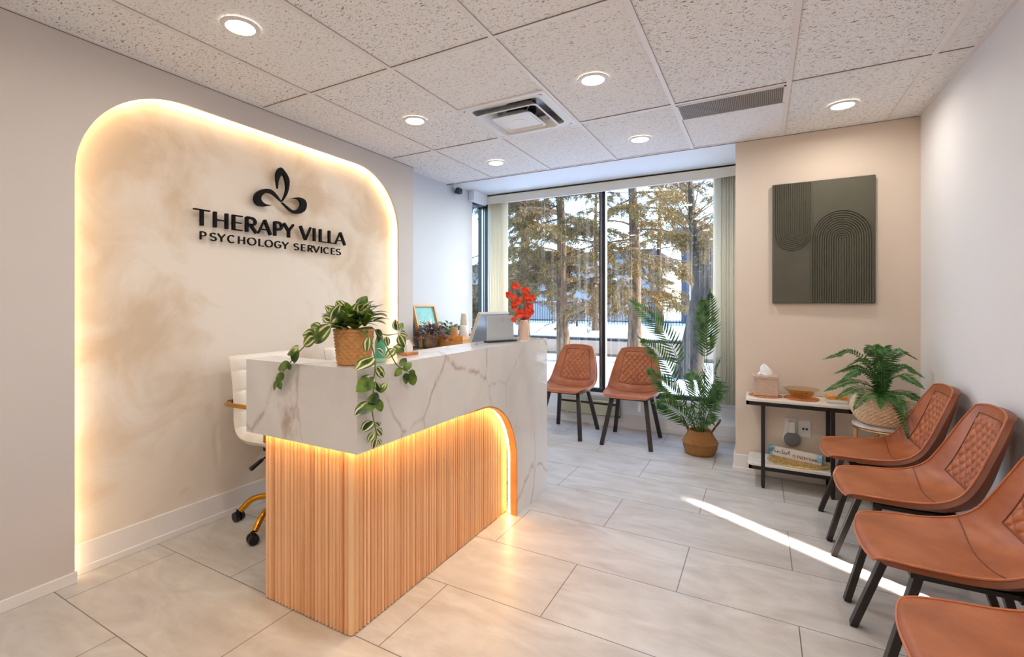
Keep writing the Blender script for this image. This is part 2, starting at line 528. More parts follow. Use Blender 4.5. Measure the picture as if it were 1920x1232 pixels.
M['purple_leaf'] = m_leafy('purple silver leaf', (88, 46, 52), (140, 98, 92), (196, 178, 160), .02)
M['small_leaf'] = m_leafy('green white leaf', (50, 100, 60), (96, 150, 92), (214, 224, 200), .02)
M['palm_leaf'] = m_leafy('palm leaf', (34, 76, 40), (100, 134, 58))
M['fern_leaf'] = m_leafy('fern leaf', (30, 76, 36), (88, 136, 62))
M['needles'] = m_leafy('spruce needles', (58, 49, 15), (144, 114, 42))
M['needles_pale'] = m_leafy('dry spruce needles', (98, 78, 28), (180, 142, 62))
M['hedge'] = m_leafy('distant evergreen needles', (54, 55, 30), (108, 94, 50))

def m_bark(name, c1, c2):
    q = NT(name)
    co = q.coord(scale=(9, 9, 2.2)); n1 = q.noise(co, 1.6, 5, .65, .4)
    r = q.ramp(n1, 0, [(.36, lin(c1)), (.62, lin(c2))])
    q.color(r, 0).set(Roughness=.9); q.bump(n1, 0, .9, .03)
    return q.m
M['bark'] = m_bark('spruce bark', (52, 38, 26), (128, 98, 70))
M['bark_grey'] = m_bark('grey bark', (44, 37, 31), (82, 70, 59))
M['twig'] = m_bark('bare twig', (74, 58, 44), (140, 114, 90))

def m_glass(name, dirt=True):
    q = NT(name)
    q.t.nodes.remove(q.p)
    tr = q.n('BsdfTransparent'); tr.inputs[0].default_value = (.97, .985, .98, 1)
    gl = q.n('BsdfGlossy'); gl.inputs['Roughness'].default_value = .0
    fr = q.n('Fresnel'); fr.inputs[0].default_value = 1.5
    ge = q.n('NewGeometry'); ff_ = q.math('SUBTRACT', 1.0, (ge, 6)); fk = q.math('MULTIPLY', (fr, 0), (ff_, 0))
    ms = q.n('MixShader'); q.l(fk, 0, ms, 0); q.l(tr, 0, ms, 1); q.l(gl, 0, ms, 2)
    last = ms
    if dirt:      # dried water streaks running down from the top
        co = q.coord(scale=(38, 1, .35)); n1 = q.noise(co, 1.0, 3, .7)
        st = q.ramp(n1, 0, [(.5, (0, 0, 0, 1)), (.72, (1, 1, 1, 1))])
        cz = q.coord(scale=(.8, 1, .6)); n2 = q.noise(cz, 1.2, 2)
        pa = q.ramp(n2, 0, [(.42, (0, 0, 0, 1)), (.62, (.2, .2, .2, 1))])
        k = q.math('MULTIPLY', (st, 0), (pa, 0))
        k2 = q.math('ADD', (k, 0), .004)
        di = q.n('BsdfDiffuse'); di.inputs[0].default_value = (.85, .82, .76, 1)
        tl = q.n('BsdfTranslucent'); tl.inputs[0].default_value = (.9, .86, .78, 1)
        md = q.n('MixShader'); q.l(di, 0, md, 1); q.l(tl, 0, md, 2)
        m2 = q.n('MixShader'); q.l(k2, 0, m2, 0); q.l(last, 0, m2, 1); q.l(md, 0, m2, 2)
        last = m2
    q.l(last, 0, q.o, 0)
    return q.m
M['glass'] = m_glass('window glass')

def m_tinted(name, c, rough=.05):
    q = NT(name)
    q.t.nodes.remove(q.p)
    tr = q.n('BsdfTransparent'); tr.inputs[0].default_value = c + (1,)
    gl = q.n('BsdfGlossy'); gl.inputs['Roughness'].default_value = rough
    fr = q.n('LayerWeight'); fr.inputs[0].default_value = .25
    ms = q.n('MixShader'); q.l(fr, 1, ms, 0); q.l(tr, 0, ms, 1); q.l(gl, 0, ms, 2); q.l(ms, 0, q.o, 0)
    return q.m
M['amber_glass'] = m_tinted('amber glass', (.93, .80, .58))
M['acrylic'] = m_tinted('clear acrylic', (.96, .98, .99))
M['lamp_disc'] = emitter('downlight diffuser', (1.0, .9, .76), 9.0)
M['led_wall'] = emitter('warm led strip', (1.0, .74, .42), 30.0)
M['led_desk'] = emitter('amber led strip', (1.0, .62, .22), 44.0)

def m_olive_canvas():
    q = NT('olive textured paint')
    co = q.coord(); n1 = q.noise(co, 3, 4); n2 = q.noise(co, 160, 2)
    r = q.ramp(n1, 0, [(.3, lin((76, 74, 60))), (.7, lin((90, 87, 71)))])
    q.color(r, 0).set(Roughness=.5); q.bump(n2, 0, .2, .002)
    return q.m
M['olive'] = m_olive_canvas()

def m_watercolour():
    q = NT('white board with blue watercolour corners')
    co = q.coord(); n1 = q.noise(co, 16, 4, .6)
    sp = q.n('SeparateXYZ'); q.l(co, 0, sp, 0)
    a = q.math('ABSOLUTE', (sp, 0)); s2 = q.math('MULTIPLY_ADD', (a, 0), 6.0, -.62)
    d = q.math('ADD', (s2, 0), (n1, 0))
    r = q.ramp(d, 0, [(.66, lin((236, 228, 222))), (.78, lin((150, 196, 214))), (1.0, lin((60, 130, 170)))])
    q.color(r, 0).set(Roughness=.55)
    return q.m
M['watercolour'] = m_watercolour()
# ================================================================== THE ROOM
HC = 2.51
XL, XR = -2.74, 0.909        # faces of the left and right walls
YB, YW, YR = 4.14, 5.0, -1.6  # art wall, window wall, rear wall
XN = -2.812                  # back of the lit niche
XRL = -2.84                  # left wall of the window recess

structure(MB().box(-3.0, YR - .1, -.12, 1.1, 5.1, 0).build('floor', M['floor']))

# ceiling panels with their white grid
xs = [-2.30 - .61, -2.304, -1.694, -1.084, -.474, .136, .746, XR]
ys = [-2.93, -1.712, -.492, .728, 1.948, 3.168, YB]
cl = structure(MB().box(-2.9, YR, HC + .006, XR + .1, 2.575, HC + .03).box(-2.9, 3.160, HC + .006, XR + .1, YB, HC + .03).box(-2.9, 2.575, HC + .006, -1.684, 3.160, HC + .03).box(-1.094, 2.575, HC + .006, XR + .1, 3.160, HC + .03).build('ceiling', M['tile']))
g = MB()
for x in xs[1:-1]:
    g.box(x - .012, YR, HC, x + .012, YB, HC + .012)
for y in ys[1:-1]:
    g.box(-2.9, y - .012, HC + .0006, XR, y + .012, HC + .011)
g.box(XR - .02, YR, HC - .001, XR, YB, HC + .012)
g.box(XL, YR, HC - .001, XL + .02, YB, HC + .012)
g.box(XL, YB - .02, HC + .0003, XR, YB, HC + .012)
g.build('ceiling_grid', M['trim'], cl)
sg = MB()  # dark strips painting the shadow lines of cross bars and ceiling edges
for y in ys[1:-1]:
    sg.box(-2.9, y - .0138, HC + .002, XR, y - .0122, HC + .0065)
sg.box(XL + .0002, YR, HC - .004, XL + .003, 3.45, HC + .002)
sg.box(-2.84, YB - .004, HC - .003, XR, YB + .003, HC + .004)
s2 = MB()  # lighter strips painting the shadow beside the long bars
for x in xs[1:-1]: s2.box(x + .0122, YR, HC + .003, x + .0135, YB, HC + .0065)
s2.build('painted_bar_shadow', simple('painted grey bar shadow', (176, 168, 160), .9), cl)
sg.build('painted_gap_shadow', simple('painted dark gap shadow', (134, 122, 114), .9), cl)

# left wall: a panel with a round-cornered opening in front of the plaster niche
Y0, Y1, ZT, RC = .985, 3.258, 2.372, .49
def arch(y0, y1, zt, r, n=20, inset=0):
    y0 -= inset; y1 += inset; zt += inset; r += inset
    pts = [(y0, 0)]
    pts += [(y0 + r - r * math.cos(a), zt - r + r * math.sin(a)) for a in [PI / 2 * i / n for i in range(n + 1)]]
    pts += [(y1 - r + r * math.sin(a), zt - r + r * math.cos(a)) for a in [PI / 2 * i / n for i in range(n + 1)]]
    return pts + [(y1, 0)]
hole = arch(Y0, Y1, ZT, RC)
poly = [(YR, 0)] + hole + [(3.455, 0), (3.455, HC), (YR, HC)]
wl = MB().prism(poly, lambda u, v, d: (d, u, v), XL - .016, XL)
wl.box(-2.86, 3.42, 0, XL - .016, 3.455, HC)
wl.box(-2.95, YR - .1, 0, -2.86, 3.455, HC + .1)
structure(wl.build('wall_left', M['paint_left'], smooth=30))
structure(MB().box(-2.86, .70, 0, XN, 3.42, HC).build('wall_niche', M['plaster']))
bb = MB().box(XN, .75, .03, XN + .014, 3.41, .145).box(XN, .75, 0, XN + .020, 3.41, .036)
structure(bb.build('baseboard_niche', M['trim'], bevel=.003))
bb = MB().box(XL, YR, 0, XL + .013, Y0 + .006, .052)
structure(bb.build('baseboard_left', M['trim'], bevel=.003))
# led strip on the back of the panel, all round the opening
led = arch(Y0, Y1, ZT, RC, inset=.028)
o = MB()
for (a, b), (c, d) in zip(led, led[1:]):
    q = Vector((0, c - a, d - b)); q.normalize(); nrm = Vector((0, -q.z, q.y)) * .005
    pts = [Vector((XL - .019, a, b)) - nrm, Vector((XL - .019, a, b)) + nrm, Vector((XL - .019, c, d)) + nrm, Vector((XL - .019, c, d)) - nrm]
    pts = pts + [p + Vector((-.003, 0, 0)) for p in pts]
    o.add(pts, [(0,1,2,3),(7,6,5,4),(0,4,5,1),(1,5,6,2),(2,6,7,3),(3,7,4,0)])
o = o.build('led_strip', M['led_wall'])
tag(o, 'warm glowing light strip around the edge of the arched niche', 'light strip')

# recess walls by the window
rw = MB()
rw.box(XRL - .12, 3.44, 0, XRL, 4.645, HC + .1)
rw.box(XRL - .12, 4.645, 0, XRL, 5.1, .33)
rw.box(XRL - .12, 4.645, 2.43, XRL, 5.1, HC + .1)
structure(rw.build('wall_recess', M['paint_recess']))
structure(MB().box(-2.95, YB, 2.535, -.17, 5.1, 2.56).build('ceiling_recess', M['paint_white']))
structure(MB().box(-2.95, YW, 0, -.17, 5.1, .305).build('wall_window', M['paint_white']))
structure(MB().box(-2.84, YW - .03, .305, -.17, 5.1, .333).build('window_sill', M['trim'], bevel=.004))
bb = MB().box(-2.84, YW - .013, .04, -.17, YW, .138).box(-2.84, YW - .022, 0, -.17, YW, .05)
structure(bb.build('baseboard_window', M['trim'], bevel=.003))
structure(MB().box(-.17, YB, 0, XR + .1, 5.1, HC + .1).build('wall_back', M['paint_back']))
bb = MB().box(-.183, YB - .013, .03, XR, YB, .132).box(-.19, YB - .022, 0, XR, YB, .036)
bb.box(-.183, YB, .03, -.17, YW - .022, .132).box(-.19, YB, 0, -.17, YW - .023, .036)
structure(bb.build('baseboard_back', M['trim'], bevel=.003))
structure(MB().box(XR, YR - .1, 0, XR + .1, YB, HC + .1).build('wall_right', M['paint_right']))
bb = MB().box(XR - .013, YR, .03, XR, YB - .014, .132).box(XR - .022, YR, 0, XR, YB - .023, .036)
structure(bb.build('baseboard_right', M['trim'], bevel=.003))
structure(MB().box(-2.95, YR - .1, 0, XR + .1, YR, HC + .1).build('wall_rear', M['paint_left']))
structure(MB().box(-3.2, YR - .2, HC + .12, 1.2, 5.15, HC + .3).build('roof', M['facade']))  # unseen slab added over the room to keep the sun out

# window_1: the wide front window
FY = 5.05
f = MB()
f.box(-2.80, FY - .02, .333, -.17, FY + .05, .372).box(-2.80, FY - .02, 2.475, -.17, FY + .05, 2.535)
f.box(-.20, FY - .02, .333, -.17, FY + .05, 2.5)
w1 = structure(f.build('window_1', M['dark_frame'], bevel=.003))
MB().box(-1.487, FY - .05, .372, -1.452, FY + .05, 2.5).box(-1.452, FY - .03, .372, -1.432, FY + .05, 2.5).build('mullion', M['dark_frame'], w1, bevel=.002)
MB().box(-1.469, FY - .0525, .372, -1.463, FY - .05, 2.45).box(-1.4322, FY - .02, .372, -1.4285, FY + .04, 2.5).build('mullion_bead', M['light_alu'], w1)
MB().box(-2.80, FY + .01, .372, -1.487, FY + .018, 2.475).build('pane', M['glass'], w1)
MB().box(-1.432, FY + .01, .372, -.20, FY + .018, 2.475).build('pane', M['glass'], w1)

# window_2: the narrow side window in the corner
f = MB().box(-2.955, 4.965, .30, -2.80, 5.10, 2.56)
f.box(-2.955, 4.645, 2.41, -2.86, 4.965, 2.43).box(-2.955, 4.645, .33, -2.86, 4.965, .36).box(-2.955, 4.645, .33, -2.935, 4.66, 2.43)
w2 = structure(f.build('window_2', M['dark_frame'], bevel=.002))
MB().box(-2.903, 4.9635, .34, -2.886, 4.966, 2.45).box(-2.868, 4.9615, .34, -2.862, 4.966, 2.45).build('corner_bead', M['light_alu'], w2)
MB().box(-2.945, 4.66, .36, -2.938, 4.965, 2.41).build('pane', M['glass'], w2)

# blinds
t = thing('window_valance', 'long cream valance above the wide front window', 'valance', (-1.5, 4.88, 2.43))
MB().box(-2.80, 4.865, 2.43, -.172, 4.885, 2.535).box(-2.80, 4.865, 2.515, -.172, 4.96, 2.535).build('fascia', M['valance'], t, world=True, bevel=.004)
MB().box(-2.78, 4.90, 2.44, -.18, 4.94, 2.462).build('headrail', M['white_plastic'], t, world=True)
t = thing('side_valance', 'short white valance above the narrow corner window', 'valance', (-2.8, 4.7, 2.43))
MB().box(-2.838, 4.56, 2.425, -2.765, 4.862, 2.535).build('fascia', M['paint_white'], t, world=True, bevel=.004)
def blinds(name, label, x0, x1, n, y, zb, ang):
    t = thing(name, label, 'blinds', ((x0 + x1) / 2, y, zb))
    for i in range(n):
        x = x0 + (x1 - x0) * (i + .5) / n
        a = ang + .12 * math.sin(i * 2.1)
        def fn(u, v, x=x, a=a):
            s_ = (u - .5) * .085; c_ = .006 * math.cos((u - .5) * PI)
            return (x + s_ * math.cos(a) - c_ * math.sin(a), y + s_ * math.sin(a) + c_ * math.cos(a), zb + (2.44 - zb) * v)
        o = MB().grid(fn, 6, 1).build('vane', M['cream_vinyl'], t, smooth=True, world=True, fix=False)
        sm = o.modifiers.new('thick', 'SOLIDIFY'); sm.thickness = .0012
    return t
blinds('vertical_blinds', 'stack of cream vertical blinds beside the art wall', -.365, -.185, 9, 4.925, .345, -.62)
blinds('vertical_blinds', 'stack of cream vertical blinds in the left corner by the monitor', -2.765, -2.56, 6, 4.925, .345, .55)

# ================================================================== OUTSIDE
gr = MB().grid(lambda u, v: (-60 + 110 * u, 5.12 + 70 * v * v, -.10 + .05 * math.sin(u * 90) * math.sin(v * 40) - .02), 120, 60)
structure(gr.build('ground', M['snow'], smooth=True, fix=False))
structure(MB().box(-60, 12.4, -.16, 50, 16.6, -.045).build('street', M['asphalt']))
structure(MB().box(-60, 16.6, -.16, 50, 16.95, .03).build('kerb', M['kerb']))
structure(MB().box(-60, 16.95, -.16, 50, 24, .05).build('pavement', M['snow']))

def fence():
    y = 26.0
    n = 0
    for x0 in np.arange(-24, 6, 3.0):
        t = thing('iron_fence', 'dark iron picket fence panel across the street', 'fence', (float(x0), y, 0), group='iron fence panels across the street')
        m = MB().box(x0, y - .02, .25, x0 + 3, y + .02, .31).box(x0, y - .02, 1.25, x0 + 3, y + .02, 1.31)
        m.build('rail', M['fence_iron'], t, world=True)
        m = MB()
        for k in range(1, 20): m.box(x0 + k * .15 - .012, y - .012, .1, x0 + k * .15 + .012, y + .012, 1.45)
        m.build('pickets', M['fence_iron'], t, world=True)
        MB().box(x0 - .05, y - .05, -.1, x0 + .05, y + .05, 1.6).build('post', M['fence_iron'], t, world=True)
fence()

def house(name, label, x0, x1, y, h, wall, roof_h, wins):
    t = thing(name, label, 'building', ((x0 + x1) / 2, y, 0), group=None)
    MB().box(x0, y, -.1, x1, y + 8, h).build('wall', wall, t, world=True)
    MB().box(x0 - .4, y - .5, h, x1 + .4, y + 8.4, h + roof_h).build('roof', M['facade_roof'], t, world=True)
    for a, b, c, d in wins:
        f = MB().box(a - .08, y - .06, c - .08, b + .08, y, d + .08).build('window', M['trim'], t, world=True)
        MB().box(a, y - .08, c, b, y - .05, d).build('pane', M['dark_glass'], f, world=True)
house('house', 'pale low building behind the iron fence, left of the trees', -34, -18, 38, 4.2, M['facade'], .5, [(-31, -29, 1.2, 3), (-26, -24, 1.2, 3), (-22, -20, 1.2, 3)])
house('house', 'white low building behind the fence between the spruces', -16.5, -7, 36, 4.6, M['facade'], .5, [(-15, -13.5, 1.4, 3), (-11, -9.4, 1.4, 3)])
house('house', 'slate blue building with a grey flat roof behind the leaning tree', -4.6, 3, 34, 5.6, M['facade_blue'], .6, [(-4, -2.6, 1.2, 3.0), (-1.5, .2, 1.2, 3.0)])

rng = np.random.default_rng(7)
def quads(name, P, D, L, Wd, N, m, parent, seed=0):
    """many thin blades: base P, unit direction D, length L, width Wd, side N"""
    n = len(P)
    tip = P + D * L[:, None]; mid = P + D * (L * .45)[:, None]
    sd = N * (Wd / 2)[:, None]
    off = np.array(root_loc(parent))
    V = np.stack([P - off, mid + sd - off, tip - off, mid - sd - off], 1).reshape(-1, 3)
    me = bpy.data.meshes.new(name)
    me.vertices.add(4 * n); me.vertices.foreach_set('co', V.ravel().astype(np.float32))
    me.loops.add(4 * n); me.loops.foreach_set('vertex_index', np.arange(4 * n, dtype=np.int32))
    me.polygons.add(n); me.polygons.foreach_set('loop_start', np.arange(0, 4 * n, 4, dtype=np.int32))
    me.update(calc_edges=True)
    me.materials.append(m)
    o = bpy.data.objects.new(name, me); C.objects.link(o); o.parent = parent
    return o

def unit(a): return a / np.maximum(1e-6, np.linalg.norm(a, axis=-1, keepdims=True))

def spruce(label, x, y, r0, h, z0, nb, blen, seed, dead=.3, lean=(0, 0), mats=('needles',), droop=.5, dense=1.0, az=None, group=None, wide=1.0):
    g = np.random.default_rng(seed)
    t = thing('spruce_tree', label, 'tree', (x, y, -.1), group=group)
    P = [(x + lean[0] * k / 10 + .02 * math.sin(k * 1.3 + seed), y + lean[1] * k / 10 + .02 * math.cos(k * 1.7), -.14 + h * k / 10) for k in range(11)]
    MB().tube(P, [r0 * (1.25 if k == 0 else 1 - .085 * k) for k in range(11)], 14).build('trunk', M['bark'], t, smooth=True, world=True)
    br = MB(); tw = MB(); FP = []; FD = []
    for i in range(nb):
        z = z0 + (h - z0) * (i + g.random()) / nb
        a = g.random() * 2 * PI if az is None else az[0] + (az[1] - az[0]) * g.random()
        L = blen * (1 - .62 * (z - z0) / (h - z0)) * (.65 + .5 * g.random())
        k = z / h
        bx, by = x + lean[0] * k, y + lean[1] * k
        up = .25 * g.random()
        pts = []
        for s_ in np.linspace(0, 1, 7):
            q = L * s_
            wob = .05 * L * math.sin(5 * s_ + i)
            pts.append(np.array([bx + math.cos(a) * q - math.sin(a) * wob, by + math.sin(a) * q + math.cos(a) * wob, z + up * q - droop * q * s_ * (1 - .45 * s_)]))
        br.tube(pts, [max(.004, .028 * (1 - .85 * s_)) for s_ in np.linspace(0, 1, 7)], 5, cap=False)
        isdead = g.random() < dead and z < z0 + (h - z0) * .55
        nt = int(6 + L * 9 * dense)
        for j in range(nt):
            s_ = .22 + .78 * g.random()
            f = s_ * 6; k0 = min(5, int(f)); b0 = pts[k0] * (1 - (f - k0)) + pts[k0 + 1] * (f - k0)
            sg = 1 if g.random() < .5 else -1
            aa = a + sg * (.5 + .7 * g.random())
            tl = L * (.16 + .28 * g.random()) * (1.15 - .6 * s_)
            dz = -.15 - .7 * g.random()
            d = np.array([math.cos(aa), math.sin(aa), dz]); d /= np.linalg.norm(d)
            e1 = b0 + d * tl * .5; e2 = b0 + d * tl + np.array([0, 0, -.12 * tl])
            if isdead:
                br.tube([b0, e1, e2], [.008, .006, .003], 3, cap=False)
            if not isdead or g.random() < .25:
                m = int((44 + 140 * tl) * dense)
                u = g.random(m)[:, None]
                FP.append(b0 + (e2 - b0) * u + g.normal(0, .02, (m, 3)))
                FD.append(unit(d * .9 + g.normal(0, .55, (m, 3)) + np.array([0, 0, -.12])))
    br.build('branches', M['twig'], t, world=True, smooth=True, fix=False)
    FP = np.concatenate(FP); FD = np.concatenate(FD); n = len(FP)
    N = unit(np.cross(FD, unit(g.normal(size=(n, 3)))))
    L = .06 + .07 * g.random(n); Wd = (.009 + .010 * g.random(n)) * wide
    idx = np.arange(n)
    for k, mm in enumerate(mats):
        sel = (idx * 7919 // 400) % len(mats) == k
        quads('foliage', FP[sel], FD[sel], L[sel], Wd[sel], N[sel], M[mm], t)
    return t

spruce('tall spruce with a pale scaly trunk left of the window mullion', -4.25, 11.3, .155, 9.0, 1.3, 58, 2.7, 3, dead=.35, lean=(-.25, 0), mats=('needles', 'needles', 'needles_pale'))
spruce('spruce with a brown trunk in the middle of the right window pane', -2.60, 11.7, .165, 9.0, 1.3, 52, 2.5, 11, dead=.35, lean=(-.12, 0), mats=('needles', 'needles_pale', 'needles'))
spruce('shaded spruce farthest left behind the red flowers', -5.75, 12.2, .17, 9.0, 1.0, 60, 2.8, 23, dead=.2, mats=('needles', 'needles', 'needles_pale'), dense=1.1)
for i, (x, y, h, lb) in enumerate(((-9.2, 19.5, 8, 'distant spruce standing on the far pavement at the left'), (-6.4, 21.0, 8, 'distant spruce on the far pavement behind the pale trunk'), (-3.6, 20.5, 7, 'distant spruce on the far pavement behind the brown trunk'), (-1.2, 22.0, 6, 'small distant spruce on the far pavement behind the leaning tree'))):
    spruce(lb, x, y, .16, h, .9, 36, 2.2, 40 + i, dead=.0, mats=('hedge', 'needles_pale'), dense=.8, droop=.4)

def leaning_tree():
    t = thing('leaning_tree', 'grey leaning tree with bare forked branches beside the right blinds', 'tree', (-1.0, 9.6, -.1))
    tr = MB()
    tr.tube([(-1.19, 9.6, -.2), (-1.13, 9.6, .25), (-1.0, 9.6, .95), (-.92, 9.6, 1.5), (-.80, 9.6, 1.95)], [.30, .225, .20, .185, .16], 14)
    tr.tube([(-.88, 9.6, 1.7), (-.66, 9.55, 2.15), (-.50, 9.5, 2.7), (-.42, 9.5, 3.6)], [.15, .12, .10, .07], 10)
    tr.tube([(-.93, 9.6, 1.55), (-1.04, 9.65, 1.95), (-1.10, 9.7, 2.6), (-1.14, 9.7, 3.3), (-1.22, 9.7, 4.2)], [.12, .085, .075, .06, .03], 10)
    tr.build('trunk', M['bark_grey'], t, smooth=True, world=True)
    g = random.Random(5); b = MB()
    for i in range(34):
        z = 2.0 + 2.2 * g.random(); x0 = -1.08 - .06 * (z - 2)
        a = g.random() * 2 * PI; L = .5 + .8 * g.random()
        p = Vector((x0, 9.7, z)); pts = [p]; d = Vector((math.cos(a), math.sin(a), .7)).normalized()
        for k in range(4):
            p = p + d * (L / 4); d = (d + Vector((g.uniform(-.3, .3), g.uniform(-.3, .3), g.uniform(-.15, .3)))).normalized(); pts.append(p)
        b.tube(pts, [.018, .014, .010, .007, .003], 5, cap=False)
        for k in range(3):
            q = pts[2 + k % 3]; e = q + Vector((g.uniform(-.3, .3), g.uniform(-.3, .3), g.uniform(0, .35)))
            b.tube([q, (q + e) / 2 + Vector((.02, 0, .02)), e], [.006, .004, .002], 4, cap=False)
    b.build('branches', M['twig'], t, world=True, fix=False)
    gg = np.random.default_rng(9); n = 9000
    c = np.array([[-.7, 9.9, 2.35], [-.75, 9.9, 1.95], [-1.5, 9.9, 3.3], [-1.3, 9.9, 2.9], [-.6, 9.9, 2.6]])
    Pn = c[gg.integers(0, 5, n)] + gg.normal(0, 1, (n, 3)) * np.array([.26, .25, .16])
    D = unit(gg.normal(size=(n, 3)) + np.array([0, 0, -.5])); N = unit(np.cross(D, gg.normal(size=(n, 3))))
    quads('foliage', Pn, D, .05 + .05 * gg.random(n), .010 + .010 * gg.random(n), N, M['needles_pale'], t)
leaning_tree()
# unseen tree added right of the window to break up the low sun
spruce('unseen spruce added right of the window to break up the sun', 3.6, 8.45, .17, 9.5, .6, 110, 2.5, 77, dead=.1, mats=('needles',), dense=.9, droop=.35, wide=3.0)
# ================================================================== RECEPTION DESK
DX, DY, DE, DL, DT, DB = -1.28, 1.29, 3.08, -1.93, 1.042, .73
t = thing('reception_desk', 'white marble reception desk with an amber lit slatted wood base', 'reception desk', (-1.6, 2.2, 0))
AC, AA, AB_ = 2.2, .414, .40
def desk_arch(k=0.0, n=22):
    return [(AC + (AA + k) * math.sin(a), (DB - AB_) + (AB_ + k) * math.cos(a)) for a in [PI / 2 * i / n for i in range(n + 1)]]
outl = [(DY, DB)] + desk_arch() + [(AC + AA, 0), (DE, 0), (DE, DT), (DY, DT)]
m = MB().prism(outl, lambda u, v, d: (d, u, v), DX - .02, DX)
m.box(DX - .34, DE - .02, 0, DX - .02, DE, DT)
m.build('front_panel', M['marble'], t, world=True)
m = MB().box(DL, DY, DB, DX - .02, DY + .02, DT).box(DL, DY + .02, DB, DL + .02, DY + .15, DT)
m.build('return_panel', M['marble'], t, world=True)
cx = DX - .255
top = [(DX - .02, DY + .02), (DX - .02, DE - .02), (cx, DE - .02), (cx, DY + .15), (DL + .02, DY + .15), (DL + .02, DY + .02)]
MB().prism(top, lambda u, v, d: (u, v, d), DT - .02, DT).build('countertop', M['marble'], t, world=True)
m = MB().box(cx, DY + .15, .73, cx + .018, DE - .02, DT - .02).box(DL + .02, DY + .132, .73, cx, DY + .15, DT - .02)
m.box(cx + .018, DY + .02, DB + .02, DX - .02, DE - .02, DB + .032).box(DL + .02, DY + .02, DB + .02, cx + .018, DY + .132, DB + .032)
m.build('inner_panel', M['white_plastic'], t, world=True)
MB().box(-2.02, DY + .17, .72, cx - .002, DE - .03, .75).build('work_surface', M['white_plastic'], t, world=True, bevel=.003)
MB().box(-2.0, DE - .05, 0, DX - .36, DE - .02, .72).build('end_support', M['white_plastic'], t, world=True)
# slatted base
WX, WY = -1.375, 1.355
m = MB()
m.box(WX - .02, WY, 0, WX - .002, 2.66, DB + .02).box(-1.886, WY + .002, 0, WX - .002, WY + .02, DB + .02)
def slat(px, py, ax):
    n = 6; r = .0098
    vs = []
    for z in (0.004, DB + .02):
        for k in range(n + 1):
            a = PI * k / n
            if ax == 0: vs.append((px + r * math.sin(a) * 1.5, py - r * math.cos(a), z))
            else: vs.append((px + r * math.cos(a), py - r * math.sin(a) * 1.5, z))
    m.add(vs, [(k, k + 1, k + n + 2, k + n + 1) for k in range(n)] + [tuple(range(n, -1, -1)), tuple(range(n + 1, 2 * n + 2))])
k = 0
while WY + .034 + .0205 * k < 2.66:
    slat(WX - .002, WY + .024 + .0205 * k, 0); k += 1
for k in range(24):
    slat(WX - .024 - .0205 * k, WY + .002, 1)
m.tube([(WX - .006, WY + .006, .004), (WX - .006, WY + .006, DB + .02)], .0155, 12)
m.build('slatted_base', M['slat'], t, world=True, smooth=50)
# wooden lining of the arch and the light behind it
pa, pb = desk_arch(), desk_arch(-.009)
pa = [(AC - .25, DB)] + pa + [(AC + AA, .0)]; pb = [(AC - .25, DB)] + pb + [(AC + AA - .009, .0)]
m = MB()
for i in range(len(pa) - 1):
    v = []
    for d in (DX - .001, DX - .040):
        v += [(d, *pa[i]), (d, *pa[i + 1]), (d, *pb[i + 1]), (d, *pb[i])]
    m.add(v, [(0,1,2,3),(7,6,5,4),(0,4,5,1),(1,5,6,2),(2,6,7,3),(3,7,4,0)])
m.build('arch_lining', M['oak'], t, world=True, smooth=30, label='honey coloured wood lining of the arched opening')
led = [(DY + .05, DB + .012)] + [(AC + (AA - .010) * math.sin(a), (DB - AB_) + (AB_ + .012 - .022 * math.sin(a)) * math.cos(a)) for a in [PI / 2 * i / 18 for i in range(19)]] + [(AC + AA - .010, .012)]
m = MB()
for (a, b), (c, d) in zip(led, led[1:]):
    q = Vector((0, c - a, d - b)).normalized(); nn = Vector((0, -q.z, q.y))
    p0, p1 = Vector((DX - .052, a, b)), Vector((DX - .052, c, d))
    v = [p0 + Vector((-.006, 0, 0)), p0 + Vector((.006, 0, 0)), p1 + Vector((.006, 0, 0)), p1 + Vector((-.006, 0, 0))]
    v = v + [p + nn * .003 for p in v]
    m.add(v, [(0,1,2,3),(7,6,5,4),(0,4,5,1),(1,5,6,2),(2,6,7,3),(3,7,4,0)])
m.box(DL + .06, DY + .034, DB + .014, DX - .05, DY + .046, DB + .018)
m.build('led_strip', M['led_desk'], t, world=True, label='glowing amber light strip under the marble edge')

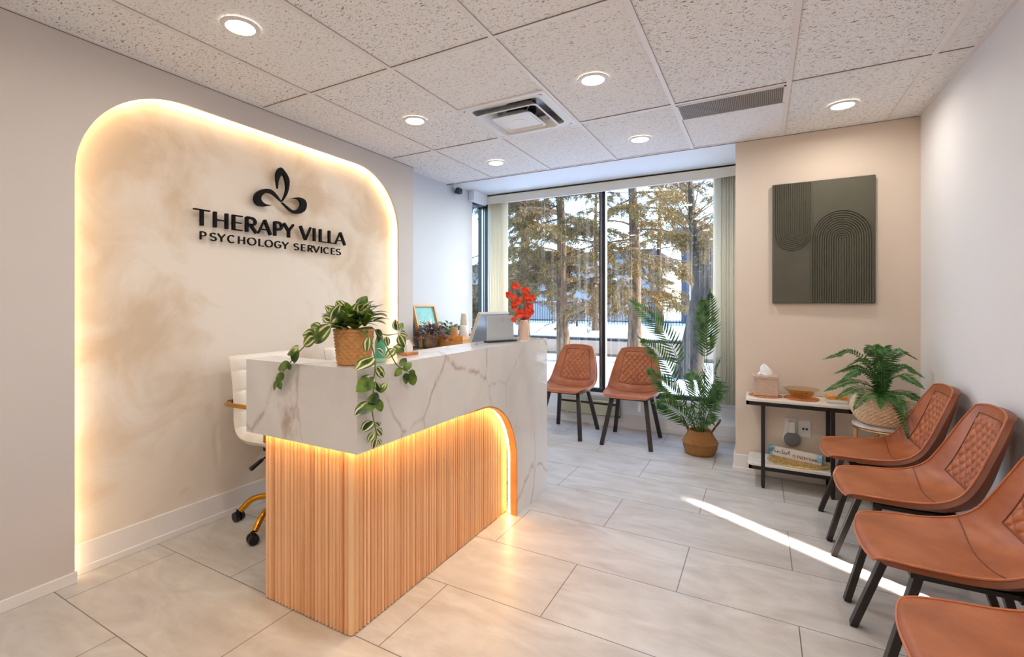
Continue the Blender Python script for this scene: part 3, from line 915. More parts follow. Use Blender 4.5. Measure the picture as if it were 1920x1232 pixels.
# ================================================================== WALL SIGN
X0, X1 = -2.790, -2.772
t = thing('wall_sign', 'black raised logo and lettering THERAPY VILLA PSYCHOLOGY SERVICES on the plaster niche', 'wall sign', (XN, 2.1, 1.64))
def smooth_curve(pts, n=8):
    """Catmull-Rom through the points"""
    P = [pts[0]] + list(pts) + [pts[-1]]; out = []
    for i in range(1, len(P) - 2):
        for k in range(n):
            u = k / n
            q = [.5 * (2 * P[i][j] + (P[i+1][j] - P[i-1][j]) * u + (2 * P[i-1][j] - 5 * P[i][j] + 4 * P[i+1][j] - P[i+2][j]) * u * u + (3 * P[i][j] - P[i-1][j] - 3 * P[i+1][j] + P[i+2][j]) * u ** 3) for j in range(len(pts[0]))]
            out.append(tuple(q))
    out.append(tuple(pts[-1]))
    return out
EMB = [([[2.0786,2.0382],[2.0687,2.0859],[2.0701,2.1423],[2.0987,2.1835],[2.1352,2.1639],[2.1664,2.1202],[2.1649,2.0624],[2.1463,2.0077],[2.1132,1.9585]],[[2.0786,2.0382],[2.0843,2.0894],[2.1045,2.1315],[2.1242,2.1329],[2.1389,2.095],[2.1426,2.0514],[2.1315,2.0049],[2.1103,1.958]]),
 ([[2.0419,1.9226],[1.98,1.9038],[1.9333,1.9035],[1.9084,1.9348],[1.9201,1.9757],[1.9598,2.0077],[2.0072,2.0223],[2.0524,2.0112],[2.1103,1.9567]],[[2.0419,1.9226],[1.9969,1.9196],[1.9678,1.9307],[1.9565,1.9498],[1.9652,1.9726],[1.9867,1.9901],[2.0106,1.9967],[2.0454,1.9912],[2.1074,1.9562]]),
 ([[2.1724,1.9872],[2.2103,2.004],[2.2569,2.0129],[2.2965,2.0039],[2.311,1.9734],[2.2965,1.9312],[2.249,1.9004],[2.1875,1.9001],[2.1103,1.9504]],[[2.1724,1.9872],[2.2141,1.9976],[2.2451,1.9943],[2.2608,1.9776],[2.2553,1.9505],[2.2334,1.9259],[2.2027,1.9155],[2.1724,1.9233],[2.1147,1.9544]])]
for a, b in EMB:
    A_, B_ = smooth_curve(a, 8), smooth_curve(b, 8)
    n = 60
    def at(L, u):
        f = u * (len(L) - 1); i = min(int(f), len(L) - 2); w = f - i
        return (L[i][0] * (1 - w) + L[i+1][0] * w, L[i][1] * (1 - w) + L[i+1][1] * w)
    m = MB(); vs = []
    for i in range(n + 1):
        p, q = at(A_, i / n), at(B_, i / n)
        vs += [(X1, *p), (X1, *q), (X0, *q), (X0, *p)]
    fs = []
    for i in range(n):
        o = 4 * i
        fs += [(o, o+1, o+5, o+4), (o+1, o+2, o+6, o+5), (o+2, o+3, o+7, o+6), (o+3, o, o+4, o+7)]
    m.add(vs, fs).build('logo_petal', M['sign_black'], t, world=True, smooth=30)

# stroke letters in a unit box; every stroke: points, weight class (0 thin, 1 thick)
def arc(cx, cy, rx, ry, a0, a1, n=14):
    return [(cx + rx * math.cos(R(a0 + (a1 - a0) * i / n)), cy + ry * math.sin(R(a0 + (a1 - a0) * i / n))) for i in range(n + 1)]
GLY = {
 'T': [([(0, .97), (1, .97)], 0), ([(.5, 0), (.5, .97)], 1)],
 'H': [([(.1, 0), (.1, 1)], 1), ([(.9, 0), (.9, 1)], 1), ([(.1, .5), (.9, .5)], 0)],
 'E': [([(.16, 0), (.16, 1)], 1), ([(.16, .97), (1, .97)], 0), ([(.16, .51), (.9, .51)], 0), ([(.16, .03), (1, .03)], 0)],
 'R': [([(.14, 0), (.14, 1)], 1), ([(.14, .97), (.5, .97)] + arc(.5, .735, .36, .235, 90, -90) + [(.14, .5)], .75), ([(.45, .5), (.95, 0)], 1)],
 'A': [([(.02, 0), (.5, 1)], 0), ([(.5, 1), (.96, 0)], 1), ([(.2, .32), (.8, .32)], 0)],
 'P': [([(.14, 0), (.14, 1)], 1), ([(.14, .97), (.5, .97)] + arc(.5, .72, .38, .25, 90, -90) + [(.14, .47)], .75)],
 'Y': [([(.04, 1), (.5, .47)], 1), ([(.96, 1), (.5, .47)], .5), ([(.5, .48), (.5, 0)], 1)],
 'V': [([(.04, 1), (.5, 0)], 1), ([(.5, 0), (.96, 1)], .35)],
 'I': [([(.5, 0), (.5, 1)], 1)],
 'L': [([(.14, 0), (.14, 1)], 1), ([(.14, .03), (1, .03)], 0)],
 'S': [(arc(.5, .74, .4, .235, 35, 270, 14) + arc(.5, .265, .42, .24, 90, -145, 14), .6)],
 'C': [(arc(.54, .5, .46, .48, 48, 312, 22), .6)],
 'O': [(arc(.5, .5, .46, .48, 0, 360, 30), .6)],
 'G': [(arc(.52, .5, .46, .48, 48, 335, 22) + [(.94, .47)], .6), ([(.62, .47), (.95, .47)], .3)],
 'N': [([(.1, 0), (.1, 1)], .6), ([(.1, 1), (.9, 0)], .9), ([(.9, 0), (.9, 1)], .6)],
 'D': [([(.12, 0), (.12, 1)], .8), ([(.12, .97), (.4, .97)] + arc(.4, .5, .5, .47, 90, -90) + [(.12, .03)], .7)],
 'K': [([(.12, 0), (.12, 1)], .8), ([(.9, 1), (.14, .45)], .6), ([(.4, .62), (.95, 0)], .8)],
 'M': [([(.06, 0), (.1, 1)], .6), ([(.1, 1), (.5, .1)], .8), ([(.5, .1), (.9, 1)], .6), ([(.9, 1), (.94, 0)], .8)],
}
def stroke(m, pts, w, fn, d0, d1):
    """flat ribbon of width w along 2D pts, extruded from d0 to d1"""
    n = len(pts); vs = []
    for i in range(n):
        a, b = pts[max(0, i-1)], pts[min(n-1, i+1)]
        tx, ty = b[0] - a[0], b[1] - a[1]; l = math.hypot(tx, ty) or 1
        nx, ny = -ty / l * w / 2, tx / l * w / 2
        p = pts[i]
        vs += [fn(p[0]+nx, p[1]+ny, d1), fn(p[0]-nx, p[1]-ny, d1), fn(p[0]-nx, p[1]-ny, d0), fn(p[0]+nx, p[1]+ny, d0)]
    fs = [(3, 2, 1, 0), tuple(4*(n-1)+k for k in range(4))]
    for i in range(n - 1):
        o = 4 * i
        fs += [(o, o+1, o+5, o+4), (o+1, o+2, o+6, o+5), (o+2, o+3, o+7, o+6), (o+3, o, o+4, o+7)]
    m.add(vs, fs)
def letter(m, ch, u0, u1, v0, v1, thin, thick, fn, d0, d1):
    for pts, k in GLY[ch]:
        w = thin + (thick - thin) * k
        P = [(u0 + (u1 - u0) * a, v0 + (v1 - v0) * b) for a, b in pts]
        # keep the stroke ends inside the cell
        stroke(m, P, w, fn, d0, d1)
fw = lambda u, v, d: (d, u, v)
for ch, a, b in [('T',1.539,1.63),('H',1.652,1.74),('E',1.764,1.831),('R',1.85,1.93),('A',1.937,2.031),('P',2.05,2.119),('Y',2.124,2.207),('V',2.257,2.352),('I',2.37,2.39),('L',2.425,2.495),('L',2.506,2.585),('A',2.573,2.675)]:
    m = MB(); letter(m, ch, a, b, 1.726, 1.818, .0065, .0168, fw, X0, X1); m.build('title_letter', M['sign_black'], t, world=True)
for ch, a, b in [('P',1.573,1.613),('S',1.632,1.671),('Y',1.677,1.724),('C',1.738,1.785),('H',1.805,1.85),('O',1.867,1.925),('L',1.943,1.978),('O',1.989,2.044),('G',2.059,2.108),('Y',2.115,2.166),('S',2.209,2.249),('E',2.269,2.303),('R',2.325,2.368),('V',2.372,2.429),('I',2.442,2.453),('C',2.466,2.517),('E',2.535,2.573),('S',2.585,2.631)]:
    m = MB(); letter(m, ch, a, b, 1.6463, 1.692, .0052, .0066, fw, X0 + .002, X1 - .004); m.build('subtitle_letter', M['sign_black'], t, world=True)
m = MB()
for y, z in ((2.10, 2.0), (2.0, 1.91), (2.25, 1.91), (1.585, 1.76), (1.70, 1.77), (1.775, 1.77), (1.86, 1.77), (1.98, 1.75), (2.06, 1.77), (2.165, 1.75), (2.30, 1.74), (2.38, 1.77), (2.435, 1.77), (2.516, 1.77), (2.63, 1.76)):
    m.tube([(XN, y, z), (X0, y, z)], .003, 6)
m.build('standoff_pins', M['light_alu'], t, world=True)

# ================================================================== CEILING FIXTURES
LBL = ['round ceiling downlight nearest the arched niche and the camera', 'round ceiling downlight in the panel beside the square air vent, toward the right wall', 'round ceiling downlight between the square air vent and the niche wall', 'round ceiling downlight near the small camera and the left window corner', 'round ceiling downlight nearest the middle of the window', 'round ceiling downlight above the art wall by the slotted grille']
for (x, y), lb in zip(LIGHTS, LBL):
    t = thing('ceiling_downlight', lb, 'downlight', (x, y, HC), group='recessed ceiling downlights')
    MB().lathe([(.082, .0), (.080, -.006), (.066, -.009), (.060, -.006), (.060, .0)], n=36, close=True).build('trim_ring', M['white_plastic'], t, smooth=True)
    MB().lathe([(.0, -.006), (.060, -.006), (.060, -.002), (.0, -.002)], n=32).build('diffuser', M['lamp_disc'], t)
for x, y in FILL_LIGHTS:  # fixtures for the added fill lamps
    t = thing('ceiling_downlight', 'unseen round ceiling downlight added for fill light', 'downlight', (x, y, HC), group='unseen ceiling downlights added for fill light')
    MB().lathe([(.082, .0), (.080, -.006), (.066, -.009), (.060, -.006), (.060, .0)], n=24, close=True).build('trim_ring', M['white_plastic'], t, smooth=True)
    MB().lathe([(.0, -.006), (.060, -.006), (.060, -.002), (.0, -.002)], n=24).build('diffuser', M['lamp_disc'], t)

# square cone diffuser
t = thing('air_vent', 'square white stepped air vent in the ceiling', 'vent', (-1.389, 2.868, HC))
def sqring(m, h0, z0, h1, z1, r=.05, n=6):
    def loop(h, z):
        out = []
        for cx_, cy_, a0 in ((h - r, h - r, 0), (-h + r, h - r, 90), (-h + r, -h + r, 180), (h - r, -h + r, 270)):
            out += [(cx_ + r * math.cos(R(a0 + 90 * i / n)), cy_ + r * math.sin(R(a0 + 90 * i / n)), z) for i in range(n + 1)]
        return out
    a, b = loop(h0, z0), loop(h1, z1); k = len(a)
    m.add(a + b, [(i, (i + 1) % k, (i + 1) % k + k, i + k) for i in range(k)])
m = MB()
sqring(m, .298, -.002, .272, -.004, .02); sqring(m, .272, -.004, .235, -.001, .035); sqring(m, .235, -.001, .2355, .02, .035); sqring(m, .298, .02, .298, -.002, .02)
m.build('outer_frame', M['white_plastic'], t, smooth=30, fix=False)
for h0, z0, h1, z1 in ((.212, -.026, .145, .035), (.140, -.034, .07, .02)):
    m = MB(); sqring(m, h0, z0, h1, z1, .03); sqring(m, h0, z0, h0 - .012, z0 - .002, .03); sqring(m, h0 - .012, z0 - .002, h1 - .004, z1, .03)
    m.build('deflector_ring', M['white_plastic'], t, smooth=30, fix=False)
m = MB().lathe([(0, .0), (.045, .0), (.05, .012), (.0, .012)], (0, 0, -.03), 24)
m.box(-.115, -.115, -.028, .115, .115, -.022)
m.build('centre_plate', M['white_plastic'], t, bevel=.003)
MB().lathe([(.10, .09), (.10, .0), (.092, .0), (.092, .09)], (0, .03, .02), 28, close=True).build('duct_collar', M['black_plastic'], t, smooth=True)
m = MB().box(-.245, -.245, .10, .245, .245, .11).box(-.245, -.245, .0, -.237, .245, .10).box(.237, -.245, .0, .245, .245, .10).box(-.237, -.245, .0, .237, -.237, .10).box(-.237, .237, .0, .237, .245, .10)
for a in range(4):
    ca, sa = math.cos(PI / 4 + PI / 2 * a), math.sin(PI / 4 + PI / 2 * a)
    m.bar((ca * .29, sa * .29, .04), (ca * .10, sa * .10, -.02), .008, .003)
m.build('plenum', M['light_alu'], t)

t = thing('slot_grille', 'long dark ribbed air grille set in the ceiling near the window', 'grille', (-.169, 3.33, HC))
m = MB().box(-.462, 3.192, HC - .001, .124, 3.202, HC + .012).box(-.462, 3.452, HC - .001, .124, 3.462, HC + .012).box(-.462, 3.192, HC - .001, -.452, 3.462, HC + .012).box(.114, 3.192, HC - .001, .124, 3.462, HC + .012)
m.build('frame', M['trim'], t, world=True)
gm = simple('grey ribbed grille', (150, 140, 130), .6, var=.05)
m = MB()
for k in range(57): m.box(-.450 + k * .0100, 3.202, HC - .0005, -.4435 + k * .0100, 3.452, HC + .005)
m.build('ribs', gm, t, world=True)
MB().box(-.452, 3.202, HC + .003, .114, 3.452, HC + .0055).build('backing', M['black_plastic'], t, world=True)

t = thing('security_camera', 'small black and white security camera high in the left corner', 'camera', (-2.835, 4.25, 2.5))
MB().lathe([(.028, 0), (.028, -.012), (.012, -.02)], (-2.80, 4.24, 2.51), 20).build('mount', M['white_plastic'], t, world=True, smooth=True)
MB().tube([(-2.80, 4.24, 2.495), (-2.80, 4.24, 2.47), (-2.79, 4.26, 2.465)], .007, 8).build('arm', M['white_plastic'], t, world=True, smooth=True)
o = MB().box(-2.815, 4.235, 2.437, -2.755, 4.315, 2.497).build('body', M['black_plastic'], t, world=True, bevel=.014)
MB().lathe([(0, .004), (.016, .004), (.018, 0)], (0, 0, 0), 20).build('lens', M['dark_glass'], o, smooth=True)
o.children[0].location = Vector((-2.775, 4.232, 2.467)) - root_loc(o); o.children[0].rotation_euler = (R(90), 0, R(25))

# ================================================================== ART
t = thing('wall_art', 'square olive green canvas with raised ridged arches on the back wall', 'artwork', (.37, YB, 1.28))
ax0, ax1, az0, az1, ay = .072, .672, 1.28, 2.15, 4.108
MB().box(ax0, ay, az0, ax1, YB, az1).build('canvas', M['olive'], t, world=True, bevel=.004)
def ridge(m, pts, r):
    m.tube([(a, ay - .0025, b) for a, b in pts], r, 6)
m = MB()
for k in range(13):
    r = .010 + k * .0155
    c, zc = .484, 1.732
    sx = .88
    pts = [(c - r * sx, az0 + .006)] + [(c + r * sx * math.cos(a), zc + r * math.sin(a)) for a in [PI - PI * i / 24 for i in range(25)]] + [(c + r * sx, az0 + .006)]
    pts = [(min(ax1 - .004, a), b) for a, b in pts]
    ridge(m, pts, .0058)
m.build('arch_ridges', M['olive'], t, world=True, smooth=True)
m = MB()
for k in range(9):
    r = .008 + k * .0145; c, zc = .197, 1.792
    top_ = az1 - .006
    pts = [(max(ax0 + .004, c - r * .9), top_)] + [(max(ax0 + .004, c + r * .9 * math.cos(a)), zc + r * math.sin(a)) for a in [PI + PI * i / 20 for i in range(21)]] + [(c + r * .9, top_)]
    ridge(m, pts, .0044)
m.build('hanging_ridges', M['olive'], t, world=True, smooth=True)
# ================================================================== DINING CHAIRS
CP = [(-.262,.438),(-.245,.462),(-.15,.462),(-.02,.45),(.09,.447),(.165,.472),(.205,.545),(.235,.64),(.262,.745),(.285,.85)]
EP = [(-.245,.440),(-.225,.461),(-.145,.467),(-.03,.472),(.055,.490),(.115,.530),(.158,.60),(.195,.68),(.232,.762),(.266,.832)]
WP = [(.170,),(.198,),(.222,),(.232,),(.236,),(.234,),(.224,),(.206,),(.186,),(.152,)]
cC, cE, cW = smooth_curve(CP, 8), smooth_curve(EP, 8), smooth_curve(WP, 8)
def samp(L, v):
    f = min(max(v, 0), 1) * (len(L) - 1); i = min(int(f), len(L) - 2); w = f - i
    return [L[i][k] * (1 - w) + L[i+1][k] * w for k in range(len(L[0]))]
def shell(u, v):
    c, e, w = samp(cC, v), samp(cE, v), samp(cW, v)[0]
    k = abs(u) ** 2.6
    return Vector((u * w, c[0] * (1 - k) + e[0] * k, c[1] * (1 - k) + e[1] * k))
def shell_n(u, v):
    e = .012
    du = shell(min(1, u + e), v) - shell(max(-1, u - e), v)
    dv = shell(u, min(1, v + e)) - shell(u, max(0, v - e))
    return du.cross(dv).normalized()      # towards the sitter
def make_chair(label, group):
    t = thing('dining_chair', label, 'chair', group=group)
    NU, NV = 22, 44
    MB().grid(lambda a, b: shell(a * 2 - 1, b), NU, NV).build('upholstery', M['leather'], t, smooth=60, fix=False)
    m = MB()
    def outer(a, b):
        u = a * 2 - 1
        th = .034 * (1 - .35 * abs(u) ** 5)
        n = shell_n(u * .995, min(.99, max(.01, b)))
        return shell(u, b) - n * th
    m.grid(outer, NU, NV)
    rim = [(i / NU, 0) for i in range(NU + 1)] + [(1, j / NV) for j in range(1, NV + 1)] + [(1 - i / NU, 1) for i in range(1, NU + 1)] + [(0, 1 - j / NV) for j in range(1, NV)]
    n = len(rim)
    m.add([shell(a * 2 - 1, b) for a, b in rim] + [outer(a, b) for a, b in rim], [(i, (i + 1) % n, (i + 1) % n + n, i + n) for i in range(n)])
    m.build('outer_shell', M['leather_dark'], t, smooth=60, label='darker brown leather outside of the shell')
    pr = [shell(a * 2 - 1, b) for a, b in rim]
    MB().ring(pr, .0042, 6).build('piping', M['piping'], t, smooth=True)
    # quilted panel on the back
    V0, V1 = .60, .945
    def pu(b): return .70 - .02 * b
    def quilt(a, b):
        u = (a * 2 - 1) * pu(b); v = V0 + (V1 - V0) * b
        p = shell(u, v); x = p.x; z = (p.z - .5)
        d1, d2 = (x + z * .86) / .051, (x - z * .86) / .051
        h = abs(math.sin(PI * d1) * math.sin(PI * d2)) ** .38
        e = min(1, min(a, 1 - a, b, 1 - b) * 14)
        return p + shell_n(u, v) * (.0005 + (.0125 * h) * e)
    MB().grid(quilt, 84, 100).build('quilted_panel', M['leather'], t, smooth=70, fix=False)
    m = MB()
    for sg in (-1, 1):
        m.tube([shell(sg * pu(b), V0 + (V1 - V0) * b) + shell_n(sg * pu(b), V0 + (V1 - V0) * b) * .002 for b in [k / 20 for k in range(21)]], .0022, 5)
    for b in (0, 1):
        m.tube([shell(u * pu(b), V0 + (V1 - V0) * b) + shell_n(u * pu(b), V0 + (V1 - V0) * b) * .002 for u in [k / 10 - 1 for k in range(21)]], .0022, 5)
    m.build('panel_seam', M['stitch'], t, smooth=True, label='dark stitched seam around the quilted panel')
    m = MB().tube([shell(u, .46 - .055 * (1 - u * u)) + Vector((0, 0, .0012)) for u in [k / 12 - 1 for k in range(25)]], .0024, 5)
    m.build('seat_seam', M['leather_dark'], t, smooth=True)
    # black frame
    m = MB()
    m.box(-.17, -.15, .405, .17, -.118, .424).box(-.17, .10, .395, .17, .132, .414).box(-.165, -.13, .403, -.135, .12, .418).box(.135, -.13, .403, .165, .12, .418)
    m.build('under_frame', M['chair_leg'], t)
    for sx in (-1, 1):
        for sy in (-1, 1):
            p1 = (sx * .215, sy * .247, 0); p0 = (sx * .150, sy * .128 + (.012 if sy > 0 else 0), .412)
            MB().bar(p0, p1, .036, .024, (1, 0, 0)).build('leg', M['chair_leg'], t, bevel=.002)
    return t
G1 = 'tan leather chairs along the right wall'
G2 = 'tan leather chairs in front of the window'
chair = make_chair('tan quilted leather chair in front of the window, next to the reception desk', G2)
chair.location = (-1.665, 4.555, 0); chair.rotation_euler = (0, 0, R(-2))
c2 = dup(chair, (-1.045, 4.545, 0), R(1), 'tan quilted leather chair in front of the window, next to the palm')
RC_ = [((.565, 3.385), 'tan quilted leather chair against the right wall, nearest the side table and fern'),
       ((.568, 2.785), 'tan quilted leather chair at the right wall, second from the fern'),
       ((.566, 2.175), 'tan quilted leather chair at the right wall, third from the fern'),
       ((.572, 1.545), 'tan quilted leather chair nearest the camera at the right wall')]
for (x, y), lb in RC_:
    c = dup(chair, (x, y, 0), R(-90), lb); c['group'] = G1
m = MB().box(-.012, -.001, .30, .012, .001, .40)
m.build('paper_tag', M['paper'], c2).location = (.09, -.10, .0)

# ================================================================== OFFICE CHAIRS
def make_office(label):
    t = thing('office_chair', label, 'office chair', group='white office chairs behind the desk')
    pr = smooth_curve([(-.25,.505),(-.20,.520),(-.05,.515),(.10,.512),(.17,.535),(.20,.60),(.205,.70),(.215,.80),(.232,.90),(.25,.975)], 8)
    n = len(pr)
    def srf(a, b, side):
        f = b * (n - 1); i = min(int(f), n - 2); w = f - i
        p = Vector((0, pr[i][0] * (1 - w) + pr[i+1][0] * w, pr[i][1] * (1 - w) + pr[i+1][1] * w))
        q = Vector((0, pr[i+1][0] - pr[i][0], pr[i+1][1] - pr[i][1])).normalized(); nn = Vector((0, -q.z, q.y))
        bump_ = abs(math.sin(b * PI * 8)) ** .5
        edge = (1 - abs(a * 2 - 1) ** 6) ** .5 * min(1, (min(b, 1 - b) * 22 + .05)) ** .5
        th = (.028 + .013 * bump_) * edge
        return p + nn * (th if side else -th) + Vector(((a * 2 - 1) * .228 * (1 - .04 * b), 0, 0))
    m = MB().grid(lambda a, b: srf(a, b, 1), 24, 96).grid(lambda a, b: srf(a, b, 0), 24, 96)
    m.build('padded_shell', M['white_leather'], t, smooth=60)
    for sx in (-1, 1):
        m = MB()
        m.tube(smooth_curve([(sx*.20,.262,.705),(sx*.245,.235,.705),(sx*.275,.12,.715),(sx*.28,-.06,.715),(sx*.27,-.145,.68),(sx*.255,-.13,.60),(sx*.235,-.10,.535)], 5), .012, 10)
        a_ = m.build('armrest', M['gold'], t, smooth=True)
        MB().tube([(sx*.215,.262,.705),(sx*.185,.266,.705)], .014, 10).build('cap', M['black_plastic'], a_, smooth=True)
    MB().box(-.11, -.10, .42, .11, .10, .465).tube([(0,0,.20),(0,0,.43)], .026, 14).build('mechanism', M['black_plastic'], t, bevel=.006)
    m = MB().tube([(-.10,-.02,.432),(-.19,-.03,.425),(-.24,-.03,.40)], .005, 8).tube([(-.205,-.03,.418),(-.275,-.03,.385)], [.010,.013], 10)
    m.build('height_lever', M['black_plastic'], t, smooth=True)
    m = MB().tube([(0,0,.10),(0,0,.22)], .036, 16)
    for k in range(5):
        a = R(122 + 72 * k); ca, sa = math.cos(a), math.sin(a)
        m.tube(smooth_curve([(ca*.02, sa*.02,.14),(ca*.12, sa*.12,.145),(ca*.22, sa*.22,.125),(ca*.285, sa*.285,.062)], 6), [.017]*19, 10)
    m.build('star_base', M['gold'], t, smooth=True)
    for k in range(5):
        a = R(122 + 72 * k); ca, sa = math.cos(a), math.sin(a); x, y = ca*.300, sa*.300
        b = a + 1.0; dx, dy = math.cos(b), math.sin(b)
        m = MB()
        for s_ in (-1, 1):
            m.tube([(x - dx*.006*s_, y - dy*.006*s_, .029),(x - dx*.026*s_, y - dy*.026*s_, .029)], [.029,.026], 18)
        m.tube([(x, y, .03),(x, y, .066)], .012, 10)
        m.build('caster', M['black_plastic'], t, smooth=40)
    return t
o1 = make_office('white ribbed office chair with gold base behind the near end of the desk')
o1.location = (-2.425, 1.90, 0); o1.rotation_euler = (0, 0, R(90))
o2 = dup(o1, (-2.38, 2.56, 0), R(97), 'second white office chair, half hidden behind the basket plant')

# ================================================================== PLANTS
def woven(prof, nst, row, amp):
    """lathe profile resampled in rows plus the over-and-under swelling of the strands"""
    P = [(r, z) for r, z in prof]; out = []
    for (r0, z0), (r1, z1) in zip(P, P[1:]):
        L = math.hypot(r1 - r0, z1 - z0); k = max(1, int(L / (row / 5)))
        out += [(r0 + (r1 - r0) * i / k, z0 + (z1 - z0) * i / k) for i in range(k)]
    out.append(P[-1])
    def mod(g_, z):
        k = math.floor(z / row); f = z / row - k
        s_ = math.cos(nst * g_ + PI * k)
        return 1 + amp * (math.sin(PI * f) ** .6 * (.55 + .75 * s_) - .3)
    return out, mod
def frond(m, path, n, lmax, width, up, spread=1.0, droop=.2, start=.15, taper=.8, jitter=.1, seed=0, fwd=.55):
    """a feathered leaf: rachis along path, n leaflets on each side"""
    g = random.Random(seed)
    P = smooth_curve([tuple(p) for p in path], 8); k = len(P)
    m.tube(P, [max(.0012, .0042 * (1 - .8 * i / (k - 1))) for i in range(k)], 5)
    for i in range(n):
        s_ = start + (1 - start) * (i + .5) / n
        f = s_ * (k - 1); j = min(int(f), k - 2); w = f - j
        p = Vector(P[j]) * (1 - w) + Vector(P[j+1]) * w
        tg = (Vector(P[j+1]) - Vector(P[j])).normalized()
        sd = tg.cross(Vector(up)); sd.normalize(); uu = sd.cross(tg).normalized()
        q = (s_ - start) / (1 - start)
        L = lmax * (math.sin(PI * (.12 + .86 * q)) ** .7) * (1 - (1 - taper) * q) * (1 + g.uniform(-jitter, jitter))
        for sg in (-1, 1):
            d = (sd * sg * spread + tg * (fwd + .5 * q) + uu * (.25 + g.uniform(-.15, .15))).normalized()
            tip = p + d * L + Vector((0, 0, -droop * L))
            m.leaf(p, tip, width, up=uu, fold=.15, sag=.10, nu=2, nv=4)
    # end leaflet
    d = (Vector(P[-1]) - Vector(P[-3])).normalized()
    m.leaf(P[-1], Vector(P[-1]) + d * lmax * .35, width, up=up, fold=.1, sag=.05, nu=2, nv=4)

# --- trailing plant in a basket on the desk corner
pc = Vector((-1.405, 1.398, DT))
t = thing('trailing_plant', 'variegated trailing plant in a woven basket on the desk corner', 'potted plant', pc)
pf, md_ = woven([(.060, .0), (.064, .01), (.0765, .132)], 17, .0125, .055)
MB().lathe(pf, n=204, mod=md_).lathe([(.064, .004), (.072, .131), (.079, .130), (.081, .135), (.078, .140), (.071, .136), (.066, .10), (.0, .10)], n=40).build('basket', M['basket'], t, smooth=60)
MB().lathe([(0, .118), (.070, .118), (.070, .10), (0, .10)], n=24).build('soil', M['soil'], t)
VINES = {
'L': ([[-1.38,1.335,1.185],[-1.4,1.275,1.20],[-1.467,1.262,1.157],[-1.544,1.262,1.106],[-1.6,1.262,1.06],[-1.649,1.262,1.013],[-1.691,1.262,0.966]],
 [[[-1.385,1.262,1.211],[-1.335,1.262,1.281]],[[-1.385,1.262,1.216],[-1.429,1.262,1.231]],[[-1.437,1.262,1.19],[-1.493,1.262,1.199]],[[-1.467,1.262,1.168],[-1.54,1.262,1.16]],[[-1.382,1.262,1.201],[-1.474,1.262,1.131]],[[-1.467,1.262,1.157],[-1.532,1.262,1.118]],[[-1.56,1.262,1.111],[-1.629,1.262,1.081]],[[-1.568,1.262,1.111],[-1.588,1.262,1.047]],[[-1.608,1.262,1.038],[-1.683,1.262,1.022]],[[-1.62,1.262,1.045],[-1.612,1.262,1.019]],[[-1.645,1.262,1.0],[-1.7,1.262,0.974]],[[-1.679,1.262,0.973],[-1.709,1.262,0.928]],[[-1.683,1.262,0.972],[-1.666,1.262,0.938]]]),
'A': ([[-1.35,1.36,1.185],[-1.265,1.315,1.175],[-1.25,1.34,1.109],[-1.25,1.351,1.051],[-1.25,1.344,0.99],[-1.25,1.34,0.939],[-1.25,1.335,0.894],[-1.25,1.344,0.846],[-1.25,1.359,0.796],[-1.25,1.356,0.776]],
 [[[-1.25,1.318,1.161],[-1.25,1.308,1.102]],[[-1.25,1.347,1.082],[-1.25,1.249,1.045]],[[-1.25,1.35,1.01],[-1.25,1.253,0.969]],[[-1.25,1.359,1.045],[-1.25,1.4,0.999]],[[-1.25,1.357,0.988],[-1.25,1.377,0.946]],[[-1.25,1.381,0.943],[-1.25,1.416,0.98]],[[-1.25,1.374,0.931],[-1.25,1.304,0.929]],[[-1.25,1.345,0.918],[-1.25,1.247,0.886]],[[-1.25,1.359,0.928],[-1.25,1.385,0.871]],[[-1.25,1.34,0.847],[-1.25,1.278,0.821]],[[-1.25,1.377,0.821],[-1.25,1.35,0.841]],[[-1.25,1.359,0.815],[-1.25,1.39,0.781]],[[-1.25,1.347,0.804],[-1.25,1.311,0.772]],[[-1.25,1.355,0.777],[-1.25,1.34,0.742]],[[-1.25,1.366,0.771],[-1.25,1.381,0.749]]]),
'B': ([[-1.37,1.40,1.185],[-1.345,1.43,1.188],[-1.34,1.456,1.172],[-1.34,1.514,1.152],[-1.34,1.583,1.154]],
 [[[-1.34,1.579,1.166],[-1.34,1.57,1.216]],[[-1.34,1.592,1.165],[-1.34,1.619,1.199]],[[-1.34,1.601,1.156],[-1.34,1.652,1.141]],[[-1.34,1.592,1.147],[-1.34,1.63,1.091]],[[-1.34,1.557,1.103],[-1.34,1.627,1.071]],[[-1.34,1.565,1.09],[-1.34,1.51,1.055]],[[-1.34,1.456,1.1],[-1.34,1.51,1.058]],[[-1.34,1.481,1.16],[-1.34,1.464,1.121]],[[-1.34,1.514,1.146],[-1.34,1.526,1.105]],[[-1.34,1.452,1.178],[-1.34,1.485,1.14]]]),
'C': ([[-1.34,1.45,1.17],[-1.285,1.44,1.13],[-1.25,1.445,1.075],[-1.25,1.477,1.037],[-1.25,1.537,1.007],[-1.25,1.554,1.0]],
 [[[-1.25,1.493,1.032],[-1.25,1.532,1.061]],[[-1.25,1.519,1.01],[-1.25,1.565,1.038]],[[-1.25,1.502,1.023],[-1.25,1.46,0.996]],[[-1.25,1.532,1.002],[-1.25,1.53,0.955]],[[-1.25,1.554,1.002],[-1.25,1.583,0.941]],[[-1.25,1.55,1.006],[-1.25,1.591,0.985]]])}
view = Vector((.55, -.75, .45))
gv = random.Random(4)
def oval(b): return max(.02, math.sin(PI * b ** .8) ** .75)
